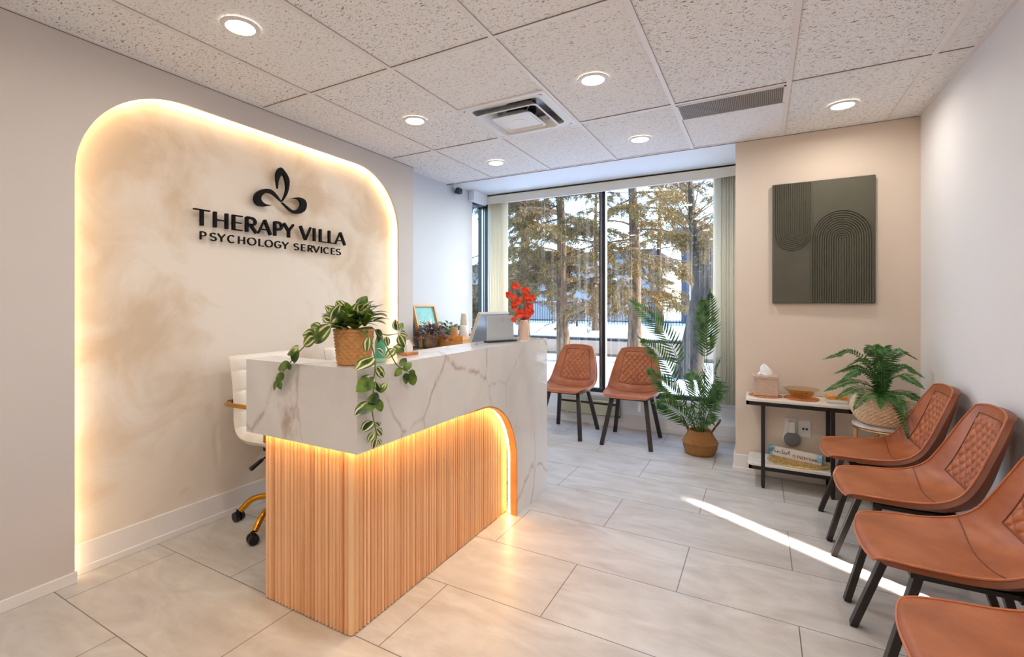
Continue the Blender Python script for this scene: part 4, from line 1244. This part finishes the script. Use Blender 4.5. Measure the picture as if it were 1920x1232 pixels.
for key, (st, lv) in VINES.items():
    sm = MB().tube(smooth_curve([tuple(p) for p in st], 6), .0024, 6).build('vine_stem', M['green_stem'], t, smooth=True, world=True)
    m = MB()
    for a, b in lv:
        up = (view + Vector((gv.uniform(-.4, .4), gv.uniform(-.4, .4), gv.uniform(-.3, .3)))).normalized()
        L = (Vector(b) - Vector(a)).length
        w = max(.02, min(.060, L * .60))
        m.leaf(a, b, w, up=up, fold=.18 * gv.choice((-1, 1)), sag=.07, nu=6, nv=8, shape=oval)
    m.build('leaves', M['vine_leaf'], sm, smooth=True, world=True, fix=False)
m = MB()
for i in range(84):
    a = gv.random() * 2 * PI; rr = gv.uniform(.01, .065); el = gv.uniform(.0, 1.25)
    b = Vector((math.cos(a) * rr, math.sin(a) * rr, .135 + gv.uniform(0, .07)))
    d = Vector((math.cos(a) * math.cos(el), math.sin(a) * math.cos(el), math.sin(el) * .8 - .15))
    L = gv.uniform(.06, .098)
    m.leaf(b + d * .015, b + d * (L + .015), L * gv.uniform(.44, .56), up=(0, 0, 1) if el < .8 else view, fold=.2, sag=.1, nu=6, nv=8, shape=oval)
m.build('foliage', M['vine_leaf'], t, smooth=True, fix=False)

# --- palm in a belly basket
pp = Vector((-.452, 4.455, 0))
t = thing('potted_palm', 'tall palm in a brown belly basket beside the window blinds', 'potted plant', pp)
MB().lathe([(.0, .0), (.10, .0), (.118, .012), (.134, .055), (.139, .096), (.146, .104), (.138, .111), (.118, .145), (.098, .185), (.088, .205), (.081, .203), (.085, .17), (.0, .17)], n=44).build('basket', M['seagrass'], t, smooth=50)
for sx in (-1, 1):
    MB().tube(smooth_curve([(sx*.082,-.035,.175),(sx*.105,-.03,.225),(sx*.150,-.045,.29),(sx*.150,.045,.295),(sx*.112,.035,.225),(sx*.082,.035,.175)], 6), .007, 7).build('handle', M['basket_handle'], t, smooth=True)
PALM = [ # rachis paths (world), leaflets, length, start
 ([(-.43,4.45,.17),(-.42,4.45,.50),(-.415,4.44,.80),(-.42,4.43,1.08),(-.435,4.42,1.30)], 26, .125, .52),
 ([(-.45,4.46,.17),(-.43,4.47,.50),(-.40,4.47,.82),(-.385,4.46,1.10),(-.375,4.45,1.36)], 24, .11, .55),
 ([(-.46,4.44,.17),(-.52,4.43,.45),(-.60,4.42,.72),(-.70,4.40,.97),(-.84,4.38,1.15),(-.985,4.36,1.28)], 28, .135, .42),
 ([(-.47,4.44,.17),(-.56,4.42,.42),(-.67,4.40,.66),(-.78,4.38,.84),(-.91,4.36,.955)], 22, .12, .42),
 ([(-.47,4.43,.17),(-.55,4.40,.36),(-.64,4.37,.50),(-.74,4.34,.60),(-.85,4.32,.70)], 24, .12, .30),
 ([(-.48,4.43,.17),(-.54,4.39,.28),(-.62,4.34,.36),(-.70,4.30,.42),(-.76,4.27,.43)], 22, .13, .16),
 ([(-.43,4.44,.17),(-.40,4.40,.40),(-.35,4.34,.58),(-.31,4.22,.74),(-.27,4.05,.845)], 34, .155, .25),
 ([(-.43,4.44,.17),(-.39,4.38,.34),(-.33,4.30,.47),(-.27,4.22,.52)], 22, .15, .20),
 ([(-.44,4.42,.17),(-.42,4.34,.30),(-.38,4.26,.36),(-.34,4.20,.34)], 20, .13, .15),
 ([(-.45,4.42,.17),(-.46,4.34,.30),(-.47,4.26,.40),(-.48,4.20,.44)], 20, .12, .15),
 ([(-.45,4.47,.17),(-.47,4.56,.40),(-.50,4.64,.55),(-.55,4.70,.64)], 20, .13, .25),
 ([(-.43,4.47,.17),(-.38,4.56,.38),(-.34,4.64,.50),(-.30,4.70,.55)], 20, .12, .25)]
for i, (pa_, n, L, s0) in enumerate(PALM):
    m = MB(); frond(m, pa_, int(n * .95), L * 1.45, .0165, (.35, -.9, .25) if i < 6 else (-.2, -.8, .55), spread=.85, droop=.12, start=s0, seed=i, fwd=.75, taper=.6)
    m.build('frond', M['palm_leaf'], t, smooth=True, world=True, fix=False)

# --- fern on a round stand
fx, fy = .672, 3.815
t = thing('plant_stand', 'round marble topped stand with champagne legs under the fern', 'plant stand', (fx, fy, 0))
MB().lathe([(0, .512), (.165, .512), (.170, .516), (.170, .526), (.166, .530), (0, .530)], n=48).build('top', M['marble'], t, smooth=40)
MB().ring([(.158 * math.cos(2*PI*k/40), .158 * math.sin(2*PI*k/40), .503) for k in range(40)], .008, 8).build('ring', M['champagne'], t, smooth=True)
MB().ring([(.140 * math.cos(2*PI*k/40), .140 * math.sin(2*PI*k/40), .10) for k in range(40)], .006, 8).build('ring', M['champagne'], t, smooth=True)
for k in range(4):
    a = PI / 4 + PI / 2 * k + .35
    MB().bar((.155*math.cos(a), .155*math.sin(a), .512), (.155*math.cos(a), .155*math.sin(a), 0), .018, .018, (math.cos(a), math.sin(a), 0)).build('leg', M['champagne'], t)
t = thing('potted_fern', 'arching green fern in a cream woven bowl on the round stand', 'potted plant', (fx, fy, .530))
pf, md_ = woven([(.112, .0), (.135, .015), (.152, .037), (.165, .06), (.173, .08), (.176, .10), (.175, .118), (.170, .138), (.157, .162), (.147, .170)], 34, .0115, .035)
MB().lathe(pf, n=340, mod=md_).lathe([(.0, .003), (.108, .003), (.16, .07), (.165, .11), (.150, .162), (.146, .172), (.136, .165), (.15, .14), (.0, .14)], n=56).build('bowl', M['cream_weave'], t, smooth=60)
MB().lathe([(0, .152), (.146, .150), (.148, .14), (0, .138)], n=32).build('soil', M['soil'], t)
b0 = Vector((fx - .02, fy, .69))
FERN = [(.37, 3.86, .915, .22), (.60, 3.98, .955, .20), (.655, 3.72, .965, .18), (.845, 3.93, .93, .20), (.355, 3.66, .735, .26), (.40, 3.56, .71, .22), (.475, 3.50, .665, .20), (.60, 3.53, .68, .18), (.70, 3.50, .66, .20), (.72, 3.545, .53, .24), (.80, 3.62, .80, .22), (.82, 3.58, .70, .22), (.84, 3.80, .84, .22), (.50, 3.98, .86, .22), (.76, 3.99, .84, .22), (.45, 3.74, .80, .24), (.43, 3.90, .82, .2), (.58, 3.86, .94, .16), (.72, 3.90, .93, .16)]
for i, (x, y, z, hgt) in enumerate(FERN):
    e = Vector((x, y, z)); mid = (b0 + e) / 2; mid.z = max(b0.z, z) + hgt * .22
    q1 = b0 * .72 + mid * .28; q1.z = b0.z + (mid.z - b0.z) * .6
    q2 = mid * .5 + e * .5; q2.z = mid.z * .62 + z * .38
    m = MB(); frond(m, [b0 + Vector((0, 0, -.04)), q1, mid, q2, e], 36, .058, .0125, (0, -.35, 1), spread=1.15, droop=.12, start=.08, taper=.7, jitter=.06, seed=100 + i, fwd=.2)
    m.build('frond', M['fern_leaf'], t, smooth=True, world=True, fix=False)

# ================================================================== CREDENZA AND WHAT STANDS ON IT
CZ = .87
t = thing('credenza', 'low white cabinet with a grey top along the wall behind the desk', 'cabinet', (-2.5, 4.1, 0))
MB().box(-2.838, 3.47, .02, -2.24, 4.55, CZ - .03).build('body', M['trim'], t, world=True)
MB().box(-2.838, 3.46, CZ - .03, -2.22, 4.56, CZ).build('top', M['grey_counter'], t, world=True, bevel=.003)
for k in range(2):
    d = MB().box(-2.239, 3.48 + k * .54, .08, -2.222, 4.0 + k * .54, CZ - .05).build('door', M['trim'], t, world=True, bevel=.002)
    MB().box(-2.221, 3.95 - .42 * 0 + k * .12, .55, -2.205, 3.965 + k * .12, .70).build('handle', M['gold'], d, world=True)

def leafy(name, label, loc, pot_m, prof, leaf_m, n, L, w, spread, up0, seed, droop=.4):
    t = thing(name, label, 'potted plant', loc)
    MB().lathe(prof, n=32).build('pot', pot_m, t, smooth=45)
    g = random.Random(seed); m = MB(); h = max(z for _, z in prof)
    for i in range(n):
        a = g.random() * 2 * PI; q = g.random() ** .6
        st = Vector((0, 0, h - .01)); rr = spread * q
        b = Vector((math.cos(a) * rr, math.sin(a) * rr, h + up0 * (1 - q * q) * g.uniform(.5, 1) - droop * spread * max(0, q - .55) * g.uniform(.3, 1.4)))
        d = Vector((math.cos(a + g.uniform(-.8, .8)), math.sin(a + g.uniform(-.8, .8)), g.uniform(-.5, .7))).normalized()
        ll = L * g.uniform(.7, 1.25)
        if i % 2 == 0: m.tube([st, (st + b) / 2 + Vector((0, 0, .02)), b], .0016, 4)
        m.leaf(b, b + d * ll, ll * w, up=(g.uniform(-.3, .3), g.uniform(-.5, .1), 1), fold=.2, sag=.1, nu=4, nv=5, shape=oval)
    m.build('foliage', leaf_m, t, smooth=True, fix=False)
    return t
leafy('purple_plant', 'purple and silver leaved plant in a bronze metal pot behind the desk', (-2.615, 3.55, CZ), M['bronze_pot'], [(0, 0), (.052, 0), (.066, .015), (.074, .05), (.076, .10), (.075, .128), (.069, .128), (.068, .11), (0, .11)], M['purple_leaf'], 190, .058, .32, .135, .10, 3, .9)
leafy('green_plant', 'leafy green and white plant below the teal framed print', (-2.70, 3.965, CZ), M['white_plastic'], [(0, 0), (.05, 0), (.06, .08), (.06, .10), (.054, .10), (.05, .085), (0, .085)], M['small_leaf'], 90, .065, .5, .15, .12, 8)
leafy('small_plant', 'small green plant in a pale square pot beside the monitor', (-2.60, 4.38, CZ), M['vase'], [(0, 0), (.06, 0), (.06, .11), (.054, .11), (.054, .095), (0, .095)], M['small_leaf'], 46, .05, .5, .085, .05, 12)

# teal framed print
t = thing('framed_print', 'teal print reading drinks in a light wood frame leaning on the wall', 'framed print', (-2.74, 3.70, CZ))
fo = Vector((-2.715, 3.53, CZ + .002)); fu = Vector((0, 1, 0)); fv = Vector((-.107, 0, .40)).normalized(); fn_ = Vector((.97, 0, .26)).normalized()
FW, FH = .335, .40
def fp(u, v, d): return fo + fu * u + fv * v + fn_ * d
m = MB()
for a, b, c, d in ((0, 0, FW, .018), (0, FH - .018, FW, FH), (0, .018, .018, FH - .018), (FW - .018, .018, FW, FH - .018)):
    m.prism([(a, b), (c, b), (c, d), (a, d)], fp, -.012, .022)
m.build('frame', M['oak'], t, world=True)
pr_ = MB().prism([(.018, .018), (FW - .018, .018), (FW - .018, FH - .018), (.018, FH - .018)], fp, -.01, .004).build('print', M['teal'], t, world=True)
m = MB()
def word(m, txt, u, v, h, w, gap, thin, thick, f, d0, d1):
    for ch in txt:
        if ch != ' ':
            cw = w * (.35 if ch == 'I' else 1)
            letter(m, ch, u, u + cw, v, v + h, thin, thick, f, d0, d1); u += cw + gap
        else: u += w * .7
    return u
SCR = {  # joined handwriting, unit height, x advance
 'd': ([arc(.28, .25, .22, .25, 60, 330, 12) + [(.5, .3), (.56, 1.25), (.5, .5), (.55, .05), (.7, .12)]], .66),
 'r': ([[(0, .1), (.12, .5), (.2, .55), (.34, .5), (.36, .15), (.5, .05), (.6, .15)]], .56),
 'i': ([[(0, .12), (.12, .5), (.16, .08), (.3, .05), (.42, .2)], [(.16, .78), (.19, .82)]], .40),
 'n': ([[(0, .1), (.1, .5), (.12, .02), (.24, .45), (.36, .48), (.4, .08), (.52, .04), (.62, .2)]], .58),
 'k': ([[(0, .1), (.2, 1.2), (.12, 0), (.2, .35), (.42, .52), (.25, .3), (.45, .02), (.6, .15)]], .56),
 's': ([[(0, .1), (.14, .35), (.22, .68), (.30, .40), (.36, .18), (.24, .0), (.04, .06)], [(.24, .0), (.42, .04), (.56, .16)]], .5),
 'M': ([[(0, .1), (.12, .6), (.25, 1.15), (.28, .1), (.48, .7), (.62, 1.1), (.6, .5), (.66, .05), (.8, .12)]], .78),
 'e': ([[(0, .2), (.2, .28), (.32, .45), (.2, .55), (.1, .3), (.2, .05), (.38, .08), (.5, .2)]], .44),
 't': ([[(0, .1), (.2, 1.15), (.16, .2), (.28, .02), (.45, .2)], [(.02, .72), (.4, .82)]], .44)}
def script(m, txt, u, v, h, w, thick, f, d0, d1):
    for ch in txt:
        st, adv = SCR[ch]
        for pts in st:
            P = smooth_curve([(u + a * w, v + b * h) for a, b in pts], 4) if len(pts) > 2 else [(u + a * w, v + b * h) for a, b in pts]
            stroke(m, P, thick, f, d0, d1)
        u += adv * w
    return u
script(m, 'drinks', .05, .205, .10, .078, .0055, fp, .0042, .0056)
m.build('lettering', M['ivory_ink'], pr_, world=True)

# bamboo tray and cups
t = thing('serving_tray', 'orange bamboo serving tray with slotted handle holding paper cups', 'tray', (-2.435, 3.81, CZ))
tx0, tx1, ty0, ty1 = -2.575, -2.31, 3.615, 4.00
hz = CZ + .115
MB().box(tx0, ty0, CZ, tx1, ty1, CZ + .012).build('base', M['bamboo'], t, world=True)
for y in (ty0, ty1 - .012):
    m = MB(); xm = (tx0 + tx1) / 2
    m.box(tx0, y, CZ + .012, tx1, y + .012, CZ + .066).box(tx0, y, CZ + .09, tx1, y + .012, hz)
    m.box(tx0, y, CZ + .066, xm - .05, y + .012, CZ + .09).box(xm + .05, y, CZ + .066, tx1, y + .012, CZ + .09)
    m.build('end_board', M['bamboo'], t, world=True)
L_ = ty1 - ty0
sc = [(ty0 + L_ * k / 20, CZ + .012) for k in range(21)]
side = [(ty0 + .012, CZ + .012), (ty1 - .012, CZ + .012)] + [(ty1 - .012 - (L_ - .024) * k / 20, CZ + .045 + (hz - CZ - .045) * abs(math.cos(PI * k / 20)) ** 1.6) for k in range(21)]
for x in (tx0, tx1 - .010):
    MB().prism(side, lambda u, v, d: (d, u, v), x, x + .010).build('side_board', M['bamboo'], t, world=True)
def cups(n, loc, r0, r1, h, step, m, label, group):
    first = None
    for k in range(n):
        z = loc[2] + step * k
        o = MB().lathe([(r0 * .98, 0), (r0, .004), (r1, h - .004), (r1 * .98, h), (r1 * .9, h - .002), (r0 * .9, .006)], n=24, close=True).lathe([(0, h - .004), (r1 * .95, h - .004), (r1 * .95, h), (0, h)], n=24).build('paper_cup', m, smooth=45) if first is None else dup(first)
        o.location = (loc[0], loc[1], z); tag(o, label, 'cup', group); first = first or o
cups(8, (-2.62, 4.13, CZ), .043, .033, .105, .0285, M['beige_cup'], 'ivory paper cup in the tall upturned stack behind the tray', 'tall stack of ivory cups')
cups(4, (-2.48, 3.90, CZ + .013), .048, .038, .10, .027, M['paper'], 'white paper cup in the short upturned stack in the tray', 'stack of white cups')
cups(4, (-2.475, 3.725, CZ + .013), .036, .034, .09, .028, M['kraft'], 'kraft brown paper cup stacked at the front of the tray', 'stack of kraft cups')

# monitor
t = thing('monitor', 'silver blue monitor tilted back on the desk behind the sign holder', 'monitor', (-1.72, 2.88, .75))
mo = Vector((-1.68, 2.69, .955)); mu = Vector((0, 1, 0)); mv = Vector((.105, 0, .27)).normalized(); mn = Vector((.93, 0, -.36)).normalized()
def mp(u, v, d): return mo + mu * u + mv * v + mn * d
MB().prism([(0, 0), (.40, 0), (.40, .275), (0, .275)], mp, -.02, 0).build('back_panel', M['monitor'], t, world=True, bevel=.004)
MB().prism([(.008, .008), (.392, .008), (.392, .267), (.008, .267)], mp, -.0225, -.0195).build('screen', M['black_plastic'], t, world=True)
MB().prism([(-.004, -.004), (.0, -.004), (.0, .279), (-.004, .279)], mp, -.021, .001).prism([(0, .275), (.4, .275), (.4, .279), (0, .279)], mp, -.021, .001).build('bezel', M['cream_vinyl'], t, world=True)
m = MB().bar((-1.66, 2.88, 1.02), (-1.70, 2.88, .76), .05, .02, (0, 1, 0)).box(-1.80, 2.79, .75, -1.61, 2.97, .762)
m.build('stand', M['monitor'], t, world=True, bevel=.004)

# acrylic sign holder
t = thing('sign_holder', 'clear acrylic holder with a white paper sheet on the desk ledge', 'sign holder', (-1.41, 2.645, DT), R(-22))
MB().box(-.025, -.115, 0, .025, .115, .010).build('base', M['black_plastic'], t, bevel=.002)
m = MB().box(-.006, -.110, .010, -.003, .110, .165).box(.001, -.110, .010, .004, .110, .165)
m.build('holder', M['acrylic'], t)
MB().box(-.0028, -.106, .012, .0006, .106, .163).build('sheet', M['paper'], t)

# vase with red flowers
t = thing('flower_vase', 'small blush vase at the window end of the desk ledge', 'vase', (-1.352, 2.862, DT))
MB().lathe([(0, 0), (.027, 0), (.030, .006), (.031, .10), (.026, .122), (.021, .130), (.018, .128), (.018, .10), (0, .10)], n=48, mod=lambda g_, z: 1 + .025 * math.cos(16 * g_)).build('body', M['vase'], t, smooth=30)
t = thing('red_flowers', 'orange red paper flowers on dark twigs in the blush vase', 'flowers', (-1.352, 2.862, DT + .10))
FL = [(2.828,1.392,1.1),(2.729,1.335,.85),(2.797,1.325,.7),(2.958,1.367,1.0),(3.001,1.361,1.0),(2.984,1.324,.9),(3.009,1.302,.95),(3.098,1.317,1.0),(2.86,1.294,1.1),(2.805,1.277,.8),(2.812,1.259,.9),(3.044,1.258,1.1),(3.044,1.221,1.35),(3.009,1.203,1.2),(2.884,1.206,1.2),(2.958,1.193,.8),(2.797,1.173,.65),(2.90,1.225,.9),(3.03,1.24,1.2)]
gf = random.Random(2)
fm = MB()
for i, (fyy, fz, sz) in enumerate(FL):
    k = .968 + gf.uniform(-.012, .012)
    p = Vector((-1.40 * k, fyy * k, 1.285 + (fz - 1.285) * k))
    root = Vector((-1.352 + gf.uniform(-.008, .008), 2.862 + gf.uniform(-.008, .008), DT + .105))
    md = (root * .45 + p * .55) + Vector((0, (2.862 - p.y) * .12, .01))
    MB().tube(smooth_curve([tuple(root), tuple(md), tuple(p)], 5), .0014, 5).build('twig', M['stem_dark'], t, world=True, fix=False)
    m = MB()
    for j in range(4):
        a = 2 * PI * j / 4 + gf.random()
        ax_ = Vector((.5, -.75, .2)).normalized(); s1 = ax_.cross(Vector((0, 0, 1))).normalized(); s2 = s1.cross(ax_)
        d = (s1 * math.cos(a) + s2 * math.sin(a) + ax_ * gf.uniform(-.1, .5)).normalized()
        m.leaf(p - d * .004, p + d * .027 * sz, .036 * sz, up=(ax_ + d * .3), fold=.35, sag=.15, nu=5, nv=5, shape=lambda b: max(.1, math.sin(PI * min(1, b * .93 + .05)) ** .5))
    m.build('flower', M['red_petal'], t, world=True, smooth=True, fix=False)

# little things by the basket
t = thing('house_ornament', 'tiny white wooden house ornament on a brown wooden base', 'ornament', (-1.44, 1.775, DT))
MB().box(-.03, -.045, 0, .03, .045, .013).build('base', M['terracotta'], t, bevel=.003)
m = MB().prism([(-.02, .013), (.02, .013), (.02, .045), (0, .068), (-.02, .045)], lambda u, v, d: (d, u, v), -.014, .014)
m.build('house', M['paper'], t)
MB().bar((0, .002, .0705), (0, .030, .040), .034, .004, (1, 0, 0)).build('roof', M['oak'], t)
t = thing('soap_bottle', 'green pump bottle behind the hanging vines on the desk', 'bottle', (-1.46, 1.61, DT))
MB().lathe([(0, 0), (.022, 0), (.024, .005), (.024, .07), (.018, .085), (.010, .09), (.010, .096), (0, .096)], n=24).build('body', M['soap'], t, smooth=40)
MB().tube([(0, 0, .096), (0, 0, .118), (.0, -.02, .120)], .004, 8).build('pump', M['white_plastic'], t, smooth=True)

# ================================================================== SIDE TABLE
t = thing('side_table', 'narrow side table with black metal frame and two ivory stone shelves', 'side table', (.21, 3.97, 0))
sx0, sx1, sy0, sy1 = -.095, .515, 3.835, 4.118
def slab(x0, x1, y0, y1, z0, z1):
    r = .03
    pts = []
    for cx_, cy_, a0 in ((x1 - r, y1 - r, 0), (x0 + r, y1 - r, 90), (x0 + r, y0 + r, 180), (x1 - r, y0 + r, 270)):
        pts += [(cx_ + r * math.cos(R(a0 + 15 * i)), cy_ + r * math.sin(R(a0 + 15 * i))) for i in range(7)]
    return MB().prism(pts, lambda u, v, d: (u, v, d), z0, z1)
slab(sx0, sx1, sy0, sy1, .597, .617).build('top_slab', M['stone_top'], t, world=True, bevel=.003)
slab(sx0 + .015, sx1 - .02, sy0, sy1, .150, .170).build('lower_slab', M['stone_top'], t, world=True, bevel=.003)
for z0, z1 in ((.570, .597), (.124, .150)):
    i = .004 if z0 > .5 else .02
    m = MB()
    m.box(sx0 + i, sy0 + .006, z0, sx1 - i, sy0 + .022, z1).box(sx0 + i, sy1 - .022, z0, sx1 - i, sy1 - .006, z1)
    m.box(sx0 + i, sy0 + .006, z0, sx0 + i + .016, sy1 - .006, z1).box(sx1 - i - .016, sy0 + .006, z0, sx1 - i, sy1 - .006, z1)
    m.build('frame', M['black_metal'], t, world=True)
for x in (.012, .408):
    for y in (sy0 - .002, sy1 - .022):
        l_ = MB().box(x - .012, y, .012, x + .012, y + .024, .597).build('leg', M['black_metal'], t, world=True, bevel=.002)
        MB().lathe([(0, 0), (.009, 0), (.009, .012), (0, .012)], (x, y + .012, 0), 12).build('foot', M['black_plastic'], l_, world=True)
def disc_mat(name, label, cat, x, y, z, r, m, h=.008):
    o = MB().lathe([(0, 0)] + [(r * k / 9, h * (.55 + .45 * (k % 2)) if k else h) for k in range(0, 0)] + [(r * .98, 0), (r, h * .5), (r * .98, h)] + [q for k in range(8, 0, -1) for q in ((r * (k + .5) / 9, h * .8), (r * k / 9, h * 1.1))] + [(0, h)], n=48).build(name, m, smooth=60)
    o.location = (x, y, z); return tag(o, label, cat)
TZ = .6172
disc_mat('rattan_coaster', 'round rattan mat under the tissue box', 'mat', .025, 3.985, TZ, .104, M['rattan_mat'])
disc_mat('rattan_coaster', 'round rattan mat under the amber glass bowl', 'mat', .243, 3.985, TZ, .104, M['rattan_mat'])
t = thing('tissue_box', 'whitewashed woven tissue box with a tissue sticking out', 'tissue box', (.024, 3.985, TZ + .009), R(4))
MB().box(-.075, -.065, 0, .075, .065, .128).box(-.079, -.069, .122, .079, .069, .142).build('cover', M['rattan_box'], t, bevel=.004)
def tis(u, v):
    a = u * 2 * PI; r = (.036 * (1 - v) ** .6 + .004) * (1 + .3 * math.sin(3 * a + 4 * v))
    return (r * math.cos(a) * 1.15, r * math.sin(a) * .55 + .012 * v, .140 + .075 * v + .006 * math.sin(2 * a))
MB().grid(tis, 28, 8).build('tissue', M['paper'], t, smooth=True, fix=False)
t = thing('glass_bowl', 'shallow amber glass bowl on the middle rattan mat', 'bowl', (.243, 3.985, TZ + .009))
MB().lathe([(0, .004), (.035, .0), (.055, .006), (.080, .032), (.108, .060), (.110, .062), (.106, .063), (.076, .038), (.050, .012), (0, .009)], n=56).build('bowl', M['amber_glass'], t, smooth=60)
gs = random.Random(6); m = MB()
for k in range(9):
    a = gs.random() * 2 * PI; r = gs.uniform(0, .045)
    m.lathe([(0, -.008), (.009, -.005), (.011, 0), (.009, .005), (0, .008)], (r * math.cos(a), r * math.sin(a), .022 + gs.uniform(0, .008)), 10)
m.build('sweets', M['gold'], t, smooth=True, kind='stuff')
t = thing('coaster_box', 'small white box with a warm wooden lid at the right end of the side table', 'box', (.438, 3.955, TZ), R(3))
MB().box(-.058, -.045, 0, .058, .045, .024).build('body', M['stone_top'], t, bevel=.006)
MB().box(-.056, -.043, .0242, .056, .043, .036).box(-.054, -.041, .036, .054, .041, .048).build('lid', M['bamboo'], t, bevel=.003)
disc_mat('straw_mat', 'oval straw woven mat on the lower shelf', 'mat', .222, 3.975, .1702, .186, M['jute_mat'], .007).scale = (1, .72, 1)
t = thing('quote_block', 'white wooden block reading Mindset is everything on the straw mat', 'sign', (.208, 4.022, .1782), R(-21))
o = MB().box(-.168, -.012, 0, .168, .012, .068).build('block', M['watercolour'], t, bevel=.002)
m = MB(); ff = lambda u, v, d: (u, -.012 - d, v)
script(m, 'Mindset', -.150, .026, .026, .033, .0022, ff, 0, .0008)
u = word(m, 'IS EVERYTHING', -.010, .016, .019, .0105, .0032, .0022, .0028, ff, 0, .0008)
m.build('lettering', M['dark_ink'], o)

# sockets and speaker
t = thing('wall_outlet', 'white wall outlet with a plug adapter under the side table', 'outlet', (.187, YB, .385))
MB().box(.148, YB - .007, .325, .226, YB, .445).build('plate', M['white_plastic'], t, world=True, bevel=.002)
MB().box(.172, YB - .045, .345, .214, YB - .007, .425).build('plug_adapter', M['white_plastic'], t, world=True, bevel=.005)
t = thing('data_outlet', 'white data outlet with two dark blue ports beside the plug adapter', 'outlet', (.272, YB, .378))
MB().box(.233, YB - .007, .316, .311, YB, .438).build('plate', M['white_plastic'], t, world=True, bevel=.002)
pm = simple('dark blue port', (34, 42, 74), .4)
for x in (.258, .278): MB().box(x, YB - .009, .370, x + .014, YB - .006, .384).build('port', pm, t, world=True)
t = thing('smart_speaker', 'round grey fabric speaker hanging below the plug adapter', 'speaker', (.19, YB - .05, .30))
b = MB().lathe([(0, 0), (.053, 0), (.058, .008), (.058, .030), (.053, .038), (0, .040)], n=40).build('body', M['white_plastic'], t, smooth=50)
f_ = MB().lathe([(0, .0405), (.030, .0435), (.050, .0395), (.0545, .037), (0, .03)], n=40).build('grille', M['grey_fabric'], t, smooth=60)
for o in (b, f_): o.rotation_euler = (R(90), 0, R(8)); o.location = (0, .05, 0)

# heater under the window, box on the sill
t = thing('baseboard_heater', 'olive cream baseboard heater under the window behind the chairs', 'heater', (-1.59, 4.95, .10))
hy = YW - .022
m = MB().box(-1.92, hy - .055, .115, -1.262, hy - .048, .225).box(-1.92, hy - .055, .100, -1.90, hy, .262).box(-1.282, hy - .055, .100, -1.262, hy, .262).box(-1.92, hy - .012, .10, -1.262, hy, .262)
m.box(-1.92, hy - .055, .098, -1.80, hy, .125).box(-1.38, hy - .055, .098, -1.262, hy, .125)
m.build('casing', M['heater'], t, world=True, bevel=.002)
MB().box(-1.92, hy - .058, .247, -1.262, hy, .264).build('top_cover', M['heater'], t, world=True, bevel=.002)
MB().box(-1.90, hy - .045, .11, -1.282, hy - .013, .246).build('element', M['black_plastic'], t, world=True)
o = MB().box(-.045, -.03, 0, .045, .03, .055).build('cardboard_box', simple('dark teal card', (48, 74, 92), .5, var=.3, scale=30), bevel=.002)
o.location = (-.865, 5.0, .3335); tag(o, 'small dark teal box on the window sill behind the palm', 'box')

b_ = add_light('added lamp for the floor sun streak', 'AREA', (-2.865, 4.925, 1.78), 3.6, (1.0, .96, .88), shape='RECTANGLE', size=.02, size_y=1.15, spread=R(1.9), dir=(.848, -.53, -.54))  # added strip lamp standing in for sun reflected at the corner window
